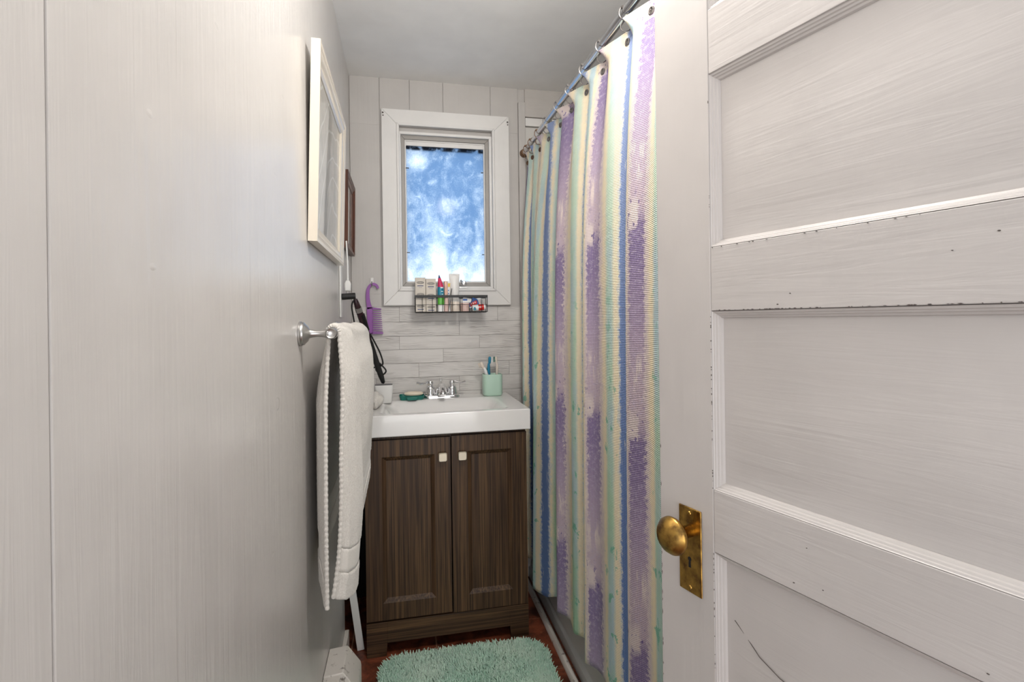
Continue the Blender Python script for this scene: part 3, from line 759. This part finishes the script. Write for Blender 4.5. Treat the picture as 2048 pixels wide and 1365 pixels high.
# soap dish and soap
sdx, sdy = .252, 2.262
sdh = thing('soap_dish', (sdx, sdy, zt_), 'dark teal plastic soap dish beside the faucet', 'soap dish')
ring = lambda hx, hy, z: [(sdx+a, sdy+c, zt_+z) for a, c in rrect(hx, hy, .012, 5)]
MB().loft([ring(.048, .034, .0), ring(.050, .036, .004), ring(.053, .039, .017), ring(.0515, .0375, .018), ring(.049, .035, .008), ring(.044, .030, .007)]).box((sdx-.012, sdy-.050, zt_+.001), (sdx+.014, sdy-.034, zt_+.006)).build('tray', M['teal'], sdh, ang=45)
MB().prism([(sdx-.018, zt_+.001), (sdx+.018, zt_+.001), (sdx+.024, zt_+.015), (sdx-.024, zt_+.015)], sdy-.052, sdy-.034).build('drain_lip', M['teal'], sdh, bevel=.002)
so = thing('soap_bar', (sdx+.006, sdy, zt_+.012), 'cream oval bar of soap lying in the teal dish', 'soap')
el = lambda k, z: [(sdx+.008+.041*k*math.cos(2*pi*j/32), sdy+.026*k*math.sin(2*pi*j/32), zt_+.0135+z) for j in range(32)]
MB().loft([el(.5, 0), el(.85, .002), el(1, .008), el(.93, .014), el(.6, .0175), el(.1, .018)]).build('bar', M['soap'], so, ang=60)
# white slotted cup
cx_, cy_ = .137, 2.20
wc = thing('plastic_cup', (cx_, cy_, zt_), 'white plastic cup with a dark slot in the sink corner', 'cup')
cr2 = lambda hx, hy, z: [(cx_+a, cy_+c, zt_+z) for a, c in rrect(hx, hy, .012, 5)]
MB().loft([cr2(.031, .026, .0), cr2(.033, .028, .004), cr2(.0385, .032, .074), cr2(.0360, .030, .074), cr2(.030, .026, .006)]).build('cup_body', M['plastic'], wc, ang=45)
MB().loft([cr2(.0365, .0305, .066), cr2(.0365, .0305, .0735)]).build('slot_insert', plain('grey_insert', srgb(96, 96, 98), .5), wc)
# crumpled cloth
cf = thing('washcloth', (.10, 2.09, zt_), 'crumpled white washcloth on the left rim of the sink', 'cloth')
def blob(c, rad, sq, seed, mb):
    r = np.random.default_rng(seed); k = r.normal(size=(7, 3))*2.0; p = r.random(7)*6
    n1_, n2_ = 26, 34; rings = []
    for i in range(n1_+1):
        th_ = pi*i/n1_; row = []
        for j in range(n2_):
            f_ = 2*pi*j/n2_; d_ = np.array((math.sin(th_)*math.cos(f_), math.sin(th_)*math.sin(f_), math.cos(th_)))
            q = 1+.09*sum(math.sin(k[m] @ d_*1.3+p[m]) for m in range(7))*1.15
            row.append((c[0]+d_[0]*rad[0]*q, c[1]+d_[1]*rad[1]*q, max(c[2]+d_[2]*rad[2]*q, sq)))
        rings.append(row)
    mb.loft(rings)
mb_ = MB(); blob((.100, 2.07, zt_+.026), (.032, .05, .034), zt_+.0008, 3, mb_); blob((.088, 2.10, zt_+.06), (.016, .032, .024), zt_+.001, 5, mb_)
mb_.build('folds', M['towel'], cf, ang=80)

# ------------------------------------------------------------------ hair iron in the cup, its holder on the wall
hb = thing('wall_holder', (.006, 1.97, 1.29), 'white adhesive strip with a black peg on the left wall', 'wall hook')
MB().box((.0005, 1.90, 1.215), (.006, 1.945, 1.40)).build('strip', M['plastic'], hb, bevel=.002)
MB().tube([(.006, 1.925, 1.289), (.053, 1.925, 1.292)], .0115, 20).build('peg', M['black'], hb, bevel=.001)
plg = thing('cord_plug', (.02, 2.00, 1.34), 'white plug hanging by its cord on the left wall above the black peg', 'plug')
MB().prism([(.012, 1.312), (.032, 1.312), (.033, 1.34), (.027, 1.352), (.017, 1.352), (.011, 1.34)], 1.965, 1.99).build('plug_body', M['plastic'], plg, bevel=.003)
MB().tube([(.022, 1.978, 1.35), (.021, 1.985, 1.42), (.016, 2.0, 1.50)], .003, 8).build('cord', M['plastic'], plg)
MB().tube([(.017, 1.978, 1.312), (.017, 1.978, 1.300)], .0008, 6).tube([(.026, 1.978, 1.312), (.026, 1.978, 1.300)], .0008, 6).build('prong', M['steel'], plg)
A_ = Vector((.044, 2.03, 1.280)); B_ = Vector((.137, 2.19, zt_+.080)); ax = (B_-A_)
ir = thing('flat_iron', B_, 'black hair straightener leaning from the white cup to the left wall', 'hair straightener')
IR = lambda t, dx=0, dz=0: A_+ax*t+Vector((dx, 0, dz))
MB().tube([IR(0, 0, .006), IR(.02), IR(.10), IR(.30), IR(.45)], [.006, .010, .0125, .013, .011], 16).build('handle', plain('burgundy_black', (.03, .012, .016), .2), ir)
MB().tube([IR(.08), IR(.13)], .0132, 16).build('band', M['nickel'], ir)
MB().tube([IR(.16, .004), IR(.34, .004)], [.0125, .0118], 12).build('button_panel', M['gloss_black'], ir)
MB().tube([IR(.32, -.006), IR(.42, -.006)], [.009, .008], 12).build('lever', M['rose'], ir)
MB().tube([IR(.44), IR(.5), IR(.90), IR(.985), IR(1.0)], [.010, .0125, .0115, .008, .003], 14).build('barrel', M['black'], ir)
MB().tube(smoothpath([IR(.0, -.004, .004), IR(.0, -.014, -.02), IR(.2, -.028, -.01), IR(.45, -.04, -.02)], 6), .003, 8).build('cord', M['black'], ir)
cd_ = smoothpath([IR(.38, .012), IR(.5, .020), IR(.62, .026), IR(.74, .024), IR(.78, .010), IR(.80, -.02, .0), IR(.88, -.048, -.01), IR(.80, -.030, .012), IR(.76, .0, .01), IR(.75, .022, -.01), IR(.80, .030, -.014), IR(.85, .010, -.012), IR(.82, -.010, -.004), IR(.76, -.004, 0)], 8)
MB().tube(cd_, .0032, 8).build('cord', M['black'], ir)

# ------------------------------------------------------------------ comb on its hook
hk = thing('adhesive_hook', (.087, D, 1.37), 'small white adhesive hook left of the window holding the comb', 'hook')
MB().box((.080, D-.006, 1.366), (.094, D, 1.392)).build('hook_plate', M['plastic'], hk, bevel=.002)
MB().tube([(.087, D-.004, 1.375), (.087, D-.012, 1.362), (.087, D-.018, 1.358), (.087, D-.022, 1.366)], .0028, 10).build('hook_arm', M['nickel'], hk)
cmb = thing('hair_comb', (.09, D-.013, 1.14), 'purple wide tooth comb hanging left of the window', 'comb')
cmo = MB()
y0, y1 = D-.016, D-.011
ctl = smoothpath([(.1135, 0, 1.344), (.108, 0, 1.356), (.098, 0, 1.3625), (.087, 0, 1.362), (.076, 0, 1.352), (.070, 0, 1.334), (.0695, 0, 1.30), (.074, 0, 1.27), (.078, 0, 1.255)], 8)
wd = [float(np.interp(i/(len(ctl)-1), [0, .15, .4, .6, .85, 1], [.0052, .0058, .0058, .0068, .0095, .0125])) for i in range(len(ctl))]
L_, R_ = [], []
for i, p in enumerate(ctl):
    tt = (ctl[min(i+1, len(ctl)-1)]-ctl[max(i-1, 0)]).normalized(); nn = Vector((-tt.z, 0, tt.x))
    L_.append(p+nn*wd[i]); R_.append(p-nn*wd[i])
cmo.loft([[(l.x, y0, l.z), (r.x, y0, r.z), (r.x, y1, r.z), (l.x, y1, l.z)] for l, r in zip(L_, R_)])
# spine and teeth
cmo.prism([(.0635, 1.262), (.066, 1.20), (.0700, 1.150), (.076, 1.1435), (.086, 1.1435), (.0905, 1.150), (.0895, 1.255), (.0885, 1.262)], y0, y1)
cmo.prism([(.085, 1.262), (.1255, 1.2555), (.1255, 1.2505), (.085, 1.2515)], y0, y1)
for i in range(11):
    z = 1.2425-i*.0089; x1 = .1255+.0006*i
    cmo.prism([(.086, z+.0026), (x1, z+.0013), (x1, z-.0013), (.086, z-.0026)], y0, y1)
cmo.prism([(.082, 1.151), (.133, 1.1505), (.133, 1.1445), (.080, 1.1435)], y0, y1)
cmo.build('comb_body', M['purple'], cmb, bevel=.0008)

# ------------------------------------------------------------------ wire basket and what it holds
by0, by1 = 2.250, 2.327; bx0, bx1 = .270, .586; bz0, bz1 = 1.2345, 1.3045
bk = thing('wire_basket', (.428, by1, bz0), 'black wire basket mounted under the window', 'basket')
rm = MB().box((bx0, by0-.0015, bz1-.0055), (bx1, by0+.0015, bz1+.0055)).box((bx0, by1-.0015, bz1-.0055), (bx1, by1+.0015, bz1+.0055))
rm.box((bx0, by0, bz1-.0055), (bx0+.003, by1, bz1+.0055)).box((bx1-.003, by0, bz1-.0055), (bx1, by1, bz1+.0055)); rm.build('rim', M['black'], bk)
wr = MB(); r_ = .0011
xs = [.3015, .3445, .388, .4305, .473, .5155, .5585]
for x in xs: wr.tube(smoothpath([(x, by0, bz1), (x, by0, bz0+.006), (x, by0+.006, bz0), (x, by1-.006, bz0), (x, by1, bz0+.006), (x, by1, bz1)], 3), r_, 6)
for z, r in ((bz0+.034, r_), (bz0+.0025, .0018)):
    wr.tube([(bx0+.004, by0-.001, z), (bx1-.004, by0-.001, z)], r, 6).tube([(bx0+.004, by1, z), (bx1-.004, by1, z)], r, 6)
    wr.tube([(bx0+.002, by0, z), (bx0+.002, by1, z)], r, 6).tube([(bx1-.002, by0, z), (bx1-.002, by1, z)], r, 6)
for y in (2.27, 2.29, 2.31): wr.tube([(bx0+.003, y, bz0), (bx1-.003, y, bz0)], r_, 6)
for x in (bx0+.002, bx1-.002):
    for y in (by0, 2.288): wr.tube([(x, y, bz1), (x, y, bz0+.002)], .0016, 6)
wr.build('wires', M['black'], bk)
zb = bz0+.0014
def carton(x0, x1, h, label, y=2.262):
    c = thing('carton', ((x0+x1)/2, y, zb), label, 'box', 'cream cartons in the basket')
    MB().box((x0, y, zb), (x1, y+.045, zb+h)).build('box_body', M['whitepaper'], c, bevel=.0015)
    xm = (x0+x1)/2
    for k in range(3):
        z = zb+h-.026-k*.051
        if z < zb+.01: break
        e_ = MB()
        for q_ in (1., .62): e_.tube([(xm+.0150*q_*math.cos(a*pi/12), y-.0004, z+.004+.0052*q_*math.sin(a*pi/12)) for a in range(25)], .0006 if q_ == 1. else .0004, 5)
        e_.tube([(xm-.0150+.03*i/24, y-.0004, z+.004+.0016*math.sin(i*1.9)) for i in range(25)], .00045, 5)
        e_.build('printed_emblem', M['ink'], c)
        z -= .0115
        MB().box((xm-.013, y-.0004, z), (xm+.013, y+.0002, z+.0034)).box((xm-.008, y-.0004, z-.007), (xm+.008, y+.0002, z-.006)).build('printed_bar', M['navy'], c)
carton(.272, .3165, .151, 'cream printed carton standing at the left end of the wire basket')
carton(.3178, .3610, .147, 'cream printed carton in the basket, next to the toothpaste', 2.264)
# striped tube (magenta, teal, green)
tp = thing('toothpaste_tube', (.381, 2.27, zb), 'magenta, teal and green squeeze tube with a pointed top in the basket', 'tube')
def band(z0, z1, w0, w1, name, mat, y=2.264, d0=.011, d1=.011, xc=.3815, sh=0, parent=None):
    MB().loft([[(xc+a, y+c, z0) for a, c in rrect(w0, d0, min(w0, d0)*.8, 4)], [(xc+sh+a, y+c, z1) for a, c in rrect(w1, d1, min(w1, d1)*.8, 4)]]).build(name, mat, parent, ang=40)
band(zb, 1.268, .0135, .0135, 'white_base', M['white'], parent=tp)
band(1.268, 1.302, .0135, .0135, 'green_band', M['green'], parent=tp)
band(1.302, 1.346, .0135, .0130, 'teal_band', M['tealprint'], parent=tp)
band(1.346, 1.384, .0130, .0060, 'magenta_band', M['magenta'], sh=-.005, parent=tp)
MB().loft([[(.3765+a, 2.264+c, 1.384) for a, c in rrect(.0055, .008, .004, 4)], [(.3750+a, 2.264+c, 1.3985) for a, c in rrect(.0012, .002, .001, 4)]]).build('tip', M['navy'], tp)
MB().box((.380, 2.2522, 1.340), (.391, 2.2535, 1.345)).box((.383, 2.2524, 1.325), (.391, 2.2535, 1.3275)).box((.385, 2.2524, 1.313), (.391, 2.2535, 1.3155)).build('printed_mark', M['white'], tp)
# rose tube
rt_ = thing('cosmetic_tube', (.404, 2.262, zb), 'slim rose pink cosmetic tube standing beside the striped squeeze tube', 'tube')
MB().lathe([(.001, 0), (.0085, 0), (.009, .004), (.0088, .062), (.001, .062)], Matrix.Translation((.4055, 2.263, zb)), 20).build('cap', M['pinklid'], rt_)
MB().lathe([(.001, .0625), (.0078, .0625), (.0078, .132), (.007, .1345), (.001, .135)], Matrix.Translation((.4040, 2.263, zb)), 20).build('tube_body', M['rose'], rt_)
# small yellow and blue box behind
sb = thing('medicine_box', (.412, 2.295, zb), 'pale box with yellow and blue print behind the rose tube', 'box')
MB().box((.398, 2.285, zb), (.426, 2.315, zb+.138)).build('box_body', M['white'], sb, bevel=.001)
MB().box((.4145, 2.2843, zb+.112), (.4255, 2.2852, zb+.128)).build('printed_patch', M['yellow'], sb)
MB().box((.4150, 2.2843, zb+.094), (.4190, 2.2852, zb+.099)).box((.4150, 2.2843, zb+.080), (.4190, 2.2852, zb+.085)).build('printed_dot', M['bluep'], sb)
# white tall tube
wt = thing('squeeze_tube', (.444, 2.29, zb), 'tall white squeeze tube standing on its cap in the basket', 'tube')
MB().lathe([(.001, 0), (.016, 0), (.0165, .002), (.0165, .026), (.001, .027)], Matrix.Translation((.4445, 2.288, zb)), 24).build('cap', M['plastic'], wt)
rr2 = lambda hx, hy, z: [(.4435+hx*math.cos(2*pi*j/28), 2.288+hy*math.sin(2*pi*j/28), zb+z) for j in range(28)]
MB().loft([rr2(.0155, .0155, .027), rr2(.0180, .0165, .045), rr2(.0205, .0120, .10), rr2(.0225, .004, .148), rr2(.0232, .0012, .158), rr2(.0240, .001, .170)]).build('tube_body', M['plastic'], wt, ang=60)
# tweezers
tz = thing('tweezers', (.42, 2.253, zb), 'steel tweezers leaning against the basket rim', 'tweezers')
for s_ in (-1, 1):
    MB().tube([(.4135+.0005*s_, 2.2555, zb+.004), (.419+.0032*s_, 2.2545, zb+.05), (.4285+.0008*s_, 2.2470, zb+.103)], [.0006, .0018, .0014], 6).build('arm', M['steel'], tz)
# two jars
def jar(x, y, r, h, label, lm, bm_):
    j = thing('cream_jar', (x, y, zb), label, 'jar')
    MB().lathe([(.001, 0), (r*.9, 0), (r, .004), (r, h*.62), (.001, h*.62)], Matrix.Translation((x, y, zb)), 28).build('jar_body', bm_, j)
    MB().lathe([(.001, h*.63), (r*1.04, h*.63), (r*1.04, h*.95), (r*.96, h), (.001, h)], Matrix.Translation((x, y, zb)), 28).build('lid', lm, j)
jar(.4440, 2.268, .0190, .046, 'cream coloured jar with a flat lid in the middle of the basket', M['cream'], M['cream'])
jar(.4870, 2.272, .0185, .040, 'smaller pale pink jar right of the cream jar in the basket', M['pinklid'], M['pinklid'])
pk = thing('folded_sachet', (.49, 2.285, zb+.04), 'white folded sachet with blue print lying on the pink jar', 'sachet')
MB().prism([(.470, 1.2775), (.512, 1.2775), (.519, 1.294), (.482, 1.300), (.468, 1.290)], 2.262, 2.266).build('sachet_body', M['white'], pk, bevel=.0005)
MB().box((.478, 2.2612, 1.286), (.497, 2.2622, 1.293)).build('printed_patch', M['bluep'], pk)
# bright pouch
po = thing('snack_pouch', (.525, 2.285, zb), 'crinkled blue, red and white printed pouch in the basket', 'pouch')
def quad(pts, y, th_=.004): return MB().prism(pts, y, y+th_)
quad([(.5085, 1.262), (.522, 1.246), (.556, 1.262), (.545, 1.293), (.525, 1.300), (.512, 1.285)], 2.280, .012).build('pouch_body', M['bluep'], po, bevel=.003)
quad([(.5090, 1.272), (.516, 1.258), (.545, 1.274), (.540, 1.288), (.527, 1.282)], 2.2785, .003).build('red_print', M['red'], po, bevel=.0005)
quad([(.508, 1.258), (.524, 1.262), (.526, 1.2575), (.511, 1.2525)], 2.278, .003).build('white_print', M['white'], po, bevel=.0005)
for i in range(3): quad([(.515+i*.008, 1.272+i*.003), (.5175+i*.008, 1.268+i*.003), (.521+i*.008, 1.272+i*.003), (.5175+i*.008, 1.277+i*.003)], 2.2775, .002).build('printed_letter', M['white'], po)
# red bottle lying down
rbt = thing('small_bottle', (.55, 2.268, zb+.012), 'small white bottle with a red and teal label lying in the basket', 'bottle')
bm2 = Matrix.Translation((.520, 2.266, zb+.0165)) @ Matrix.Rotation(math.radians(84), 4, 'Y')
MB().lathe([(.001, 0), (.012, 0), (.0135, .004), (.0135, .026), (.001, .026)], bm2, 24).build('bottle_body', M['white'], rbt)
MB().lathe([(.001, .0262), (.0140, .0262), (.0140, .050), (.001, .050)], bm2, 24).build('red_label', M['red'], rbt)
MB().lathe([(.001, .0502), (.0138, .0502), (.0130, .058), (.001, .058)], bm2, 24).build('bottle_cap', M['white'], rbt)
MB().box((.545, 2.2518, zb+.018), (.549, 2.2530, zb+.024)).box((.551, 2.2518, zb+.018), (.5545, 2.2530, zb+.024)).box((.5565, 2.2518, zb+.018), (.560, 2.2530, zb+.024)).build('printed_mark', M['white'], rbt)
quad([(.522, zb+.010), (.528, zb+.006), (.536, zb+.009), (.532, zb+.020), (.526, zb+.022)], 2.2518, .002).build('teal_print', M['tealprint'], rbt)
cp = thing('round_pot', (.555, 2.30, zb), 'round white pot standing behind the red labelled bottle', 'pot')
MB().lathe([(.001, 0), (.0155, 0), (.0165, .003), (.0165, .044), (.001, .044)], Matrix.Translation((.556, 2.302, zb)), 24).build('pot_body', M['plastic'], cp)
MB().lathe([(.001, .0442), (.017, .0442), (.017, .058), (.012, .062), (.001, .063)], Matrix.Translation((.556, 2.302, zb)), 24).build('lid', M['white'], cp)

# ------------------------------------------------------------------ pictures on the left wall
def picture(y0, y1, z0, z1, dep, w, tilt, label, fm, name, inner, art):
    p = thing(name, (0.0015, (y0+y1)/2, z0), label, 'picture frame')
    X = .0015
    rings = []
    prof = [(0, 0), (0, dep), (w*.16, dep), (w*.26, dep*.90), (w*.45, dep*.88), (w*.60, dep*.68), (w*.85, dep*.60), (w, inner), (w, 0)]
    for d_, h_ in prof: rings.append([(X+h_, y0+d_, z0+d_), (X+h_, y1-d_, z0+d_), (X+h_, y1-d_, z1-d_), (X+h_, y0+d_, z1-d_)])
    rings.append(rings[0])
    MB().loft(rings, False, False).build('frame', fm, p, ang=25)
    e = w-.002
    MB().box((X+.001, y0+e, z0+e), (X+inner*.8, y1-e, z1-e)).build('picture_panel', art, p, smooth=False)
    MB().box((X+.0002, y0+.004, z0+.004), (X+.0009, y1-.004, z1-.004)).build('backing', M['black'], p, smooth=False)
    p.rotation_euler = (0, tilt, 0)
    return p
picture(1.284, 1.842, 1.392, 1.872, .0215, .045, math.radians(1.6), 'large cream framed picture leaning out from the left wall', M['frame'], 'framed_picture', .008, M['picture'])
picture(2.00, 2.29, 1.478, 1.768, .020, .03, math.radians(1.0), 'small dark wooden framed picture near the back corner', M['redwood'], 'framed_picture', .010, M['picture'])

# ------------------------------------------------------------------ towel bar and towel
tb = thing('towel_bar', (0, 1.18, 1.175), 'brushed nickel towel bar on the left wall', 'towel bar')
for y in (1.18, 1.79):
    pr_ = [(.001, .0005), (.0265, .0005), (.0268, .004), (.0245, .006), (.0245, .010), (.0205, .013), (.0165, .0175), (.0105, .020), (.0085, .026), (.0068, .036), (.0078, .048), (.0105, .056), (.0115, .0575), (.0105, .060)]
    MB().lathe(pr_+[(.001, .060)], frame_to((0, y, 1.175), (1, 0, 0)), 36).build('post', M['nickel'], tb, ang=50)
    s_ = -1 if y < 1.5 else 1
    MB().lathe([(.001, -.010), (.0125, -.010), (.0125, .009), (.0105, .0115), (.0085, .0095), (.001, .009)], frame_to((.066, y, 1.175), (0, s_, 0)), 28).build('bar_cup', M['nickel'], tb, ang=50)
MB().tube([(.066, 1.19, 1.175), (.066, 1.78, 1.175)], .0075, 18).build('bar', M['nickel'], tb)

tw = thing('bath_towel', (.07, 1.4, 1.18), 'white terry towel folded over the towel bar', 'towel')
# side profiles (X, z) along the towel from back hem, over the bar, to front hem
NT_, NS = 90, 150
# u: 0 back hem -> .47 bar top -> 1 front hem ; t along the bar
def towel_pt(u, t):
    tk = [0, .08, .18, .30, .42, .55, .70, .85, 1.]
    yk = [1.205, 1.215, 1.24, 1.27, 1.35, 1.42, 1.50, 1.60, 1.68]
    fx = [.082, .092, .107, .116, .098, .118, .130, .122, .110]     # front sheet bulge at half height
    bx = [.046, .040, .028, .022, .026, .022, .024, .022, .022]
    Y = float(np.interp(t, tk, yk)); fX = float(np.interp(t, tk, fx)); bX = float(np.interp(t, tk, bx))
    hf = float(np.interp(t, [0, .1, .25, .36, .5, .7, 1], [.585, .570, .568, .585, .68, .76, .76]))
    hb_ = float(np.interp(t, [0, .06, .15, .3, .6, 1], [.562, .560, .60, .62, .64, .64]))
    ztop = 1.1905
    if u < .45:
        k = u/.45; z = hb_+(1.165-hb_)*k
        X = bX+(.053-bX)*max(0, (k-.72)/.28)**1.6
        if t < .1: X += .003*k*k
        Yy = Y-.004*math.sin(k*5)
    elif u < .55:
        a = (u-.45)/.10*pi; lift = .0035*math.sin(t*17)+.002
        wid = float(np.interp(t, tk, [0, .004, .012, .018, .004, .022, .032, .032, .028]))
        X = .066-.0135*math.cos(a)+wid*(a/pi); z = 1.175+(-.010+.0255*1)*math.sin(a)*.62+.002+lift*math.sin(a); Yy = Y
        z = 1.172+(.0165+lift)*math.sin(a)
    else:
        k = (u-.55)/.45; z = 1.165+(hf-1.165)*k
        e = min(1, k/.16); e = e*e*(3-2*e)
        top = .0795+float(np.interp(t, tk, [0, .004, .012, .018, .004, .022, .032, .032, .028]))
        X = top+(fX-top)*e
        X -= (.024 if t < .06 else .010+.012*max(0, t-.3))*max(0, (k-.55)/.45)**1.5
        X += .0025*math.sin(k*9+t*7)
        Yy = Y+.006*math.sin(k*4+t*3)*t
    return (max(X, .0065), Yy, z)
pts = [[towel_pt(u, t) for u in np.linspace(0, 1, NS)] for t in np.linspace(0, 1, NT_)]
tvs = [p for row in pts for p in row]
tmb = MB(); tbd = MB()
us = np.linspace(0, 1, NS)
def inband(u): return (u > .55+.45*.80 and u < .55+.45*.895) or (u > .45*.10 and u < .45*.20)
main_f, band_f = [], []
for a in range(NT_-1):
    for c in range(NS-1):
        f_ = (a*NS+c, a*NS+c+1, (a+1)*NS+c+1, (a+1)*NS+c)
        (band_f if inband(us[c]) else main_f).append(f_)
def sub(fs):
    used_ = sorted({i for f_ in fs for i in f_}); mp = {v_: i for i, v_ in enumerate(used_)}
    q = MB(); q.v = [tvs[i] for i in used_]; q.f = [tuple(mp[i] for i in f_) for f_ in fs]; return q
o1 = sub(main_f).build('terry_cloth', M['towel'], tw, ang=170); md = o1.modifiers.new('t', 'SOLIDIFY'); md.thickness = .0085; md.offset = 0
ss = o1.modifiers.new('s', 'SUBSURF'); ss.levels = 1; ss.render_levels = 1
tex = bpy.data.textures.new('loops', 'CLOUDS'); tex.noise_scale = .0035; tex.noise_depth = 1
dm = o1.modifiers.new('d', 'DISPLACE'); dm.texture = tex; dm.strength = .0022; dm.mid_level = .5
o2 = sub(band_f).build('woven_band', M['towelband'], tw, ang=170); md = o2.modifiers.new('t', 'SOLIDIFY'); md.thickness = .005; md.offset = 0
# ribbed selvedge hems along the near edges
hm = MB()
hp = smoothpath([Vector(tvs[c])+Vector((0, -.001, 0)) for c in range(0, NS)], 3)
hm.tube(hp, [.0048+.0007*math.sin(i*1.5) for i in range(len(hp))], 10)
hm.build('hem', M['towel'], tw)

# ------------------------------------------------------------------ low things near the floor
ht = thing('baseboard_heater', (.04, 1.0, 0), 'chipped white baseboard heater along the left wall', 'heater')
hy0, hy1 = .45, 1.56
hy0, hy1 = .45, 1.555
prof_cap = [(.001, .262), (.050, .266), (.054, .262), (.086, .216), (.088, .205), (.088, .012), (.080, .004), (.001, .004)]
MB().prism(prof_cap, 1.435, hy1, 'Y').build('end_cap', M['heater'], ht, bevel=.002)
MB().prism([(.001, .258), (.042, .260), (.044, .254), (.001, .252)], hy0, 1.4345, 'Y').build('top_cover', M['heater'], ht, bevel=.001)
MB().prism([(.054, .238), (.080, .208), (.0825, .200), (.0825, .05), (.079, .05), (.079, .198), (.052, .232)], hy0, 1.4345, 'Y').build('front_cover', M['heater'], ht, bevel=.001)
MB().box((.001, hy0, .02), (.006, 1.4345, .251)).build('back_plate', M['dark'], ht)
MB().tube([(.040, hy0, .12), (.040, 1.43, .12)], .010, 12).build('pipe', M['nickel'], ht)

lb = thing('white_slat', (.05, 1.95, 0), 'white plastic slat leaning between the wall and the vanity', 'slat')
mt = Matrix.Translation((.0535, 1.955, .0015)) @ Matrix.Rotation(math.radians(-6.5), 4, 'Y') @ Matrix.Rotation(math.radians(4), 4, 'X')
MB().box((-.0125, -.003, 0), (.0125, .003, .34), mt).build('slat_body', M['plastic'], lb, bevel=.001)

rug = thing('bath_mat', (.41, 1.45, 0), 'shaggy mint green bath mat in front of the vanity', 'bath mat')
rc = Matrix.Translation((.405, 1.41, 0)) @ Matrix.Rotation(math.radians(-1.5), 4, 'Z')
hx, hy = .288, .445
MB().loft([[rc @ Vector((a, c, z)) for a, c in rrect(hx-.006, hy-.006, .085, 8)] for z in (.001, .008)]).build('backing', M['rug'], rug)
TV, TF = [], []
r = np.random.default_rng(11)
N_ = 17000; cnt = 0
inside = lambda x, y: (max(abs(x)-(hx-.085), 0)**2+max(abs(y)-(hy-.085), 0)**2) < .085**2 or (abs(x) < hx-.085 and abs(y) < hy) or (abs(y) < hy-.085 and abs(x) < hx)
while cnt < N_:
    x, y = r.uniform(-hx, hx), r.uniform(-hy, hy)
    if not inside(x, y): continue
    w = rc @ Vector((x, y, .006))
    if w.y < 1.52 and r.random() < .8: continue
    cnt += 1
    fl = np.array((math.sin(7*w.x+3*w.y*5)+.6*math.sin(23*w.y+9*w.x), math.cos(9*w.y-12*w.x), 0))*.5
    d_ = np.array((r.normal()*.55, r.normal()*.55, 0))+fl
    ex = np.array((x/hx, y/hy, 0)); d_ = d_+ex*np.maximum(np.abs(ex)-.75, 0)*3
    L = r.uniform(.018, .031); n_ = np.linalg.norm(d_)
    lean = min(n_*.5, 1.05)
    dirn = np.array((d_[0], d_[1], 0))/max(n_, 1e-6)
    P0 = np.array(w); P1 = P0+dirn*math.sin(lean*.5)*L*.5+np.array((0, 0, math.cos(lean*.5)*L*.5)); P2 = P1+dirn*math.sin(min(lean*1.4, 1.5))*L*.5+np.array((0, 0, math.cos(min(lean*1.4, 1.5))*L*.5))
    sd_ = np.array((-dirn[1], dirn[0], 0)); wd_ = r.uniform(.0017, .0030); k = len(TV)
    up_ = np.array((0, 0, 1.))*wd_
    for P, q in ((P0, 1.), (P1, 1.15), (P2, .55)):
        TV.append(P+sd_*wd_*q); TV.append(P-sd_*wd_*.5*q+dirn*wd_*.86*q); TV.append(P-sd_*wd_*.5*q-dirn*wd_*.86*q)
    for a in (0, 3):
        for b_ in range(3): TF.append((k+a+b_, k+a+(b_+1) % 3, k+a+3+(b_+1) % 3, k+a+3+b_))
    TF.append((k+6, k+7, k+8))
off = np.array(rug.location)
me = bpy.data.meshes.new('pile'); me.from_pydata((np.array(TV)-off).tolist(), [], TF); me.materials.append(M['rug']); me.shade_smooth()
o = bpy.data.objects.new('pile', me); COL.objects.link(o); o.parent = rug; o['kind'] = 'stuff'
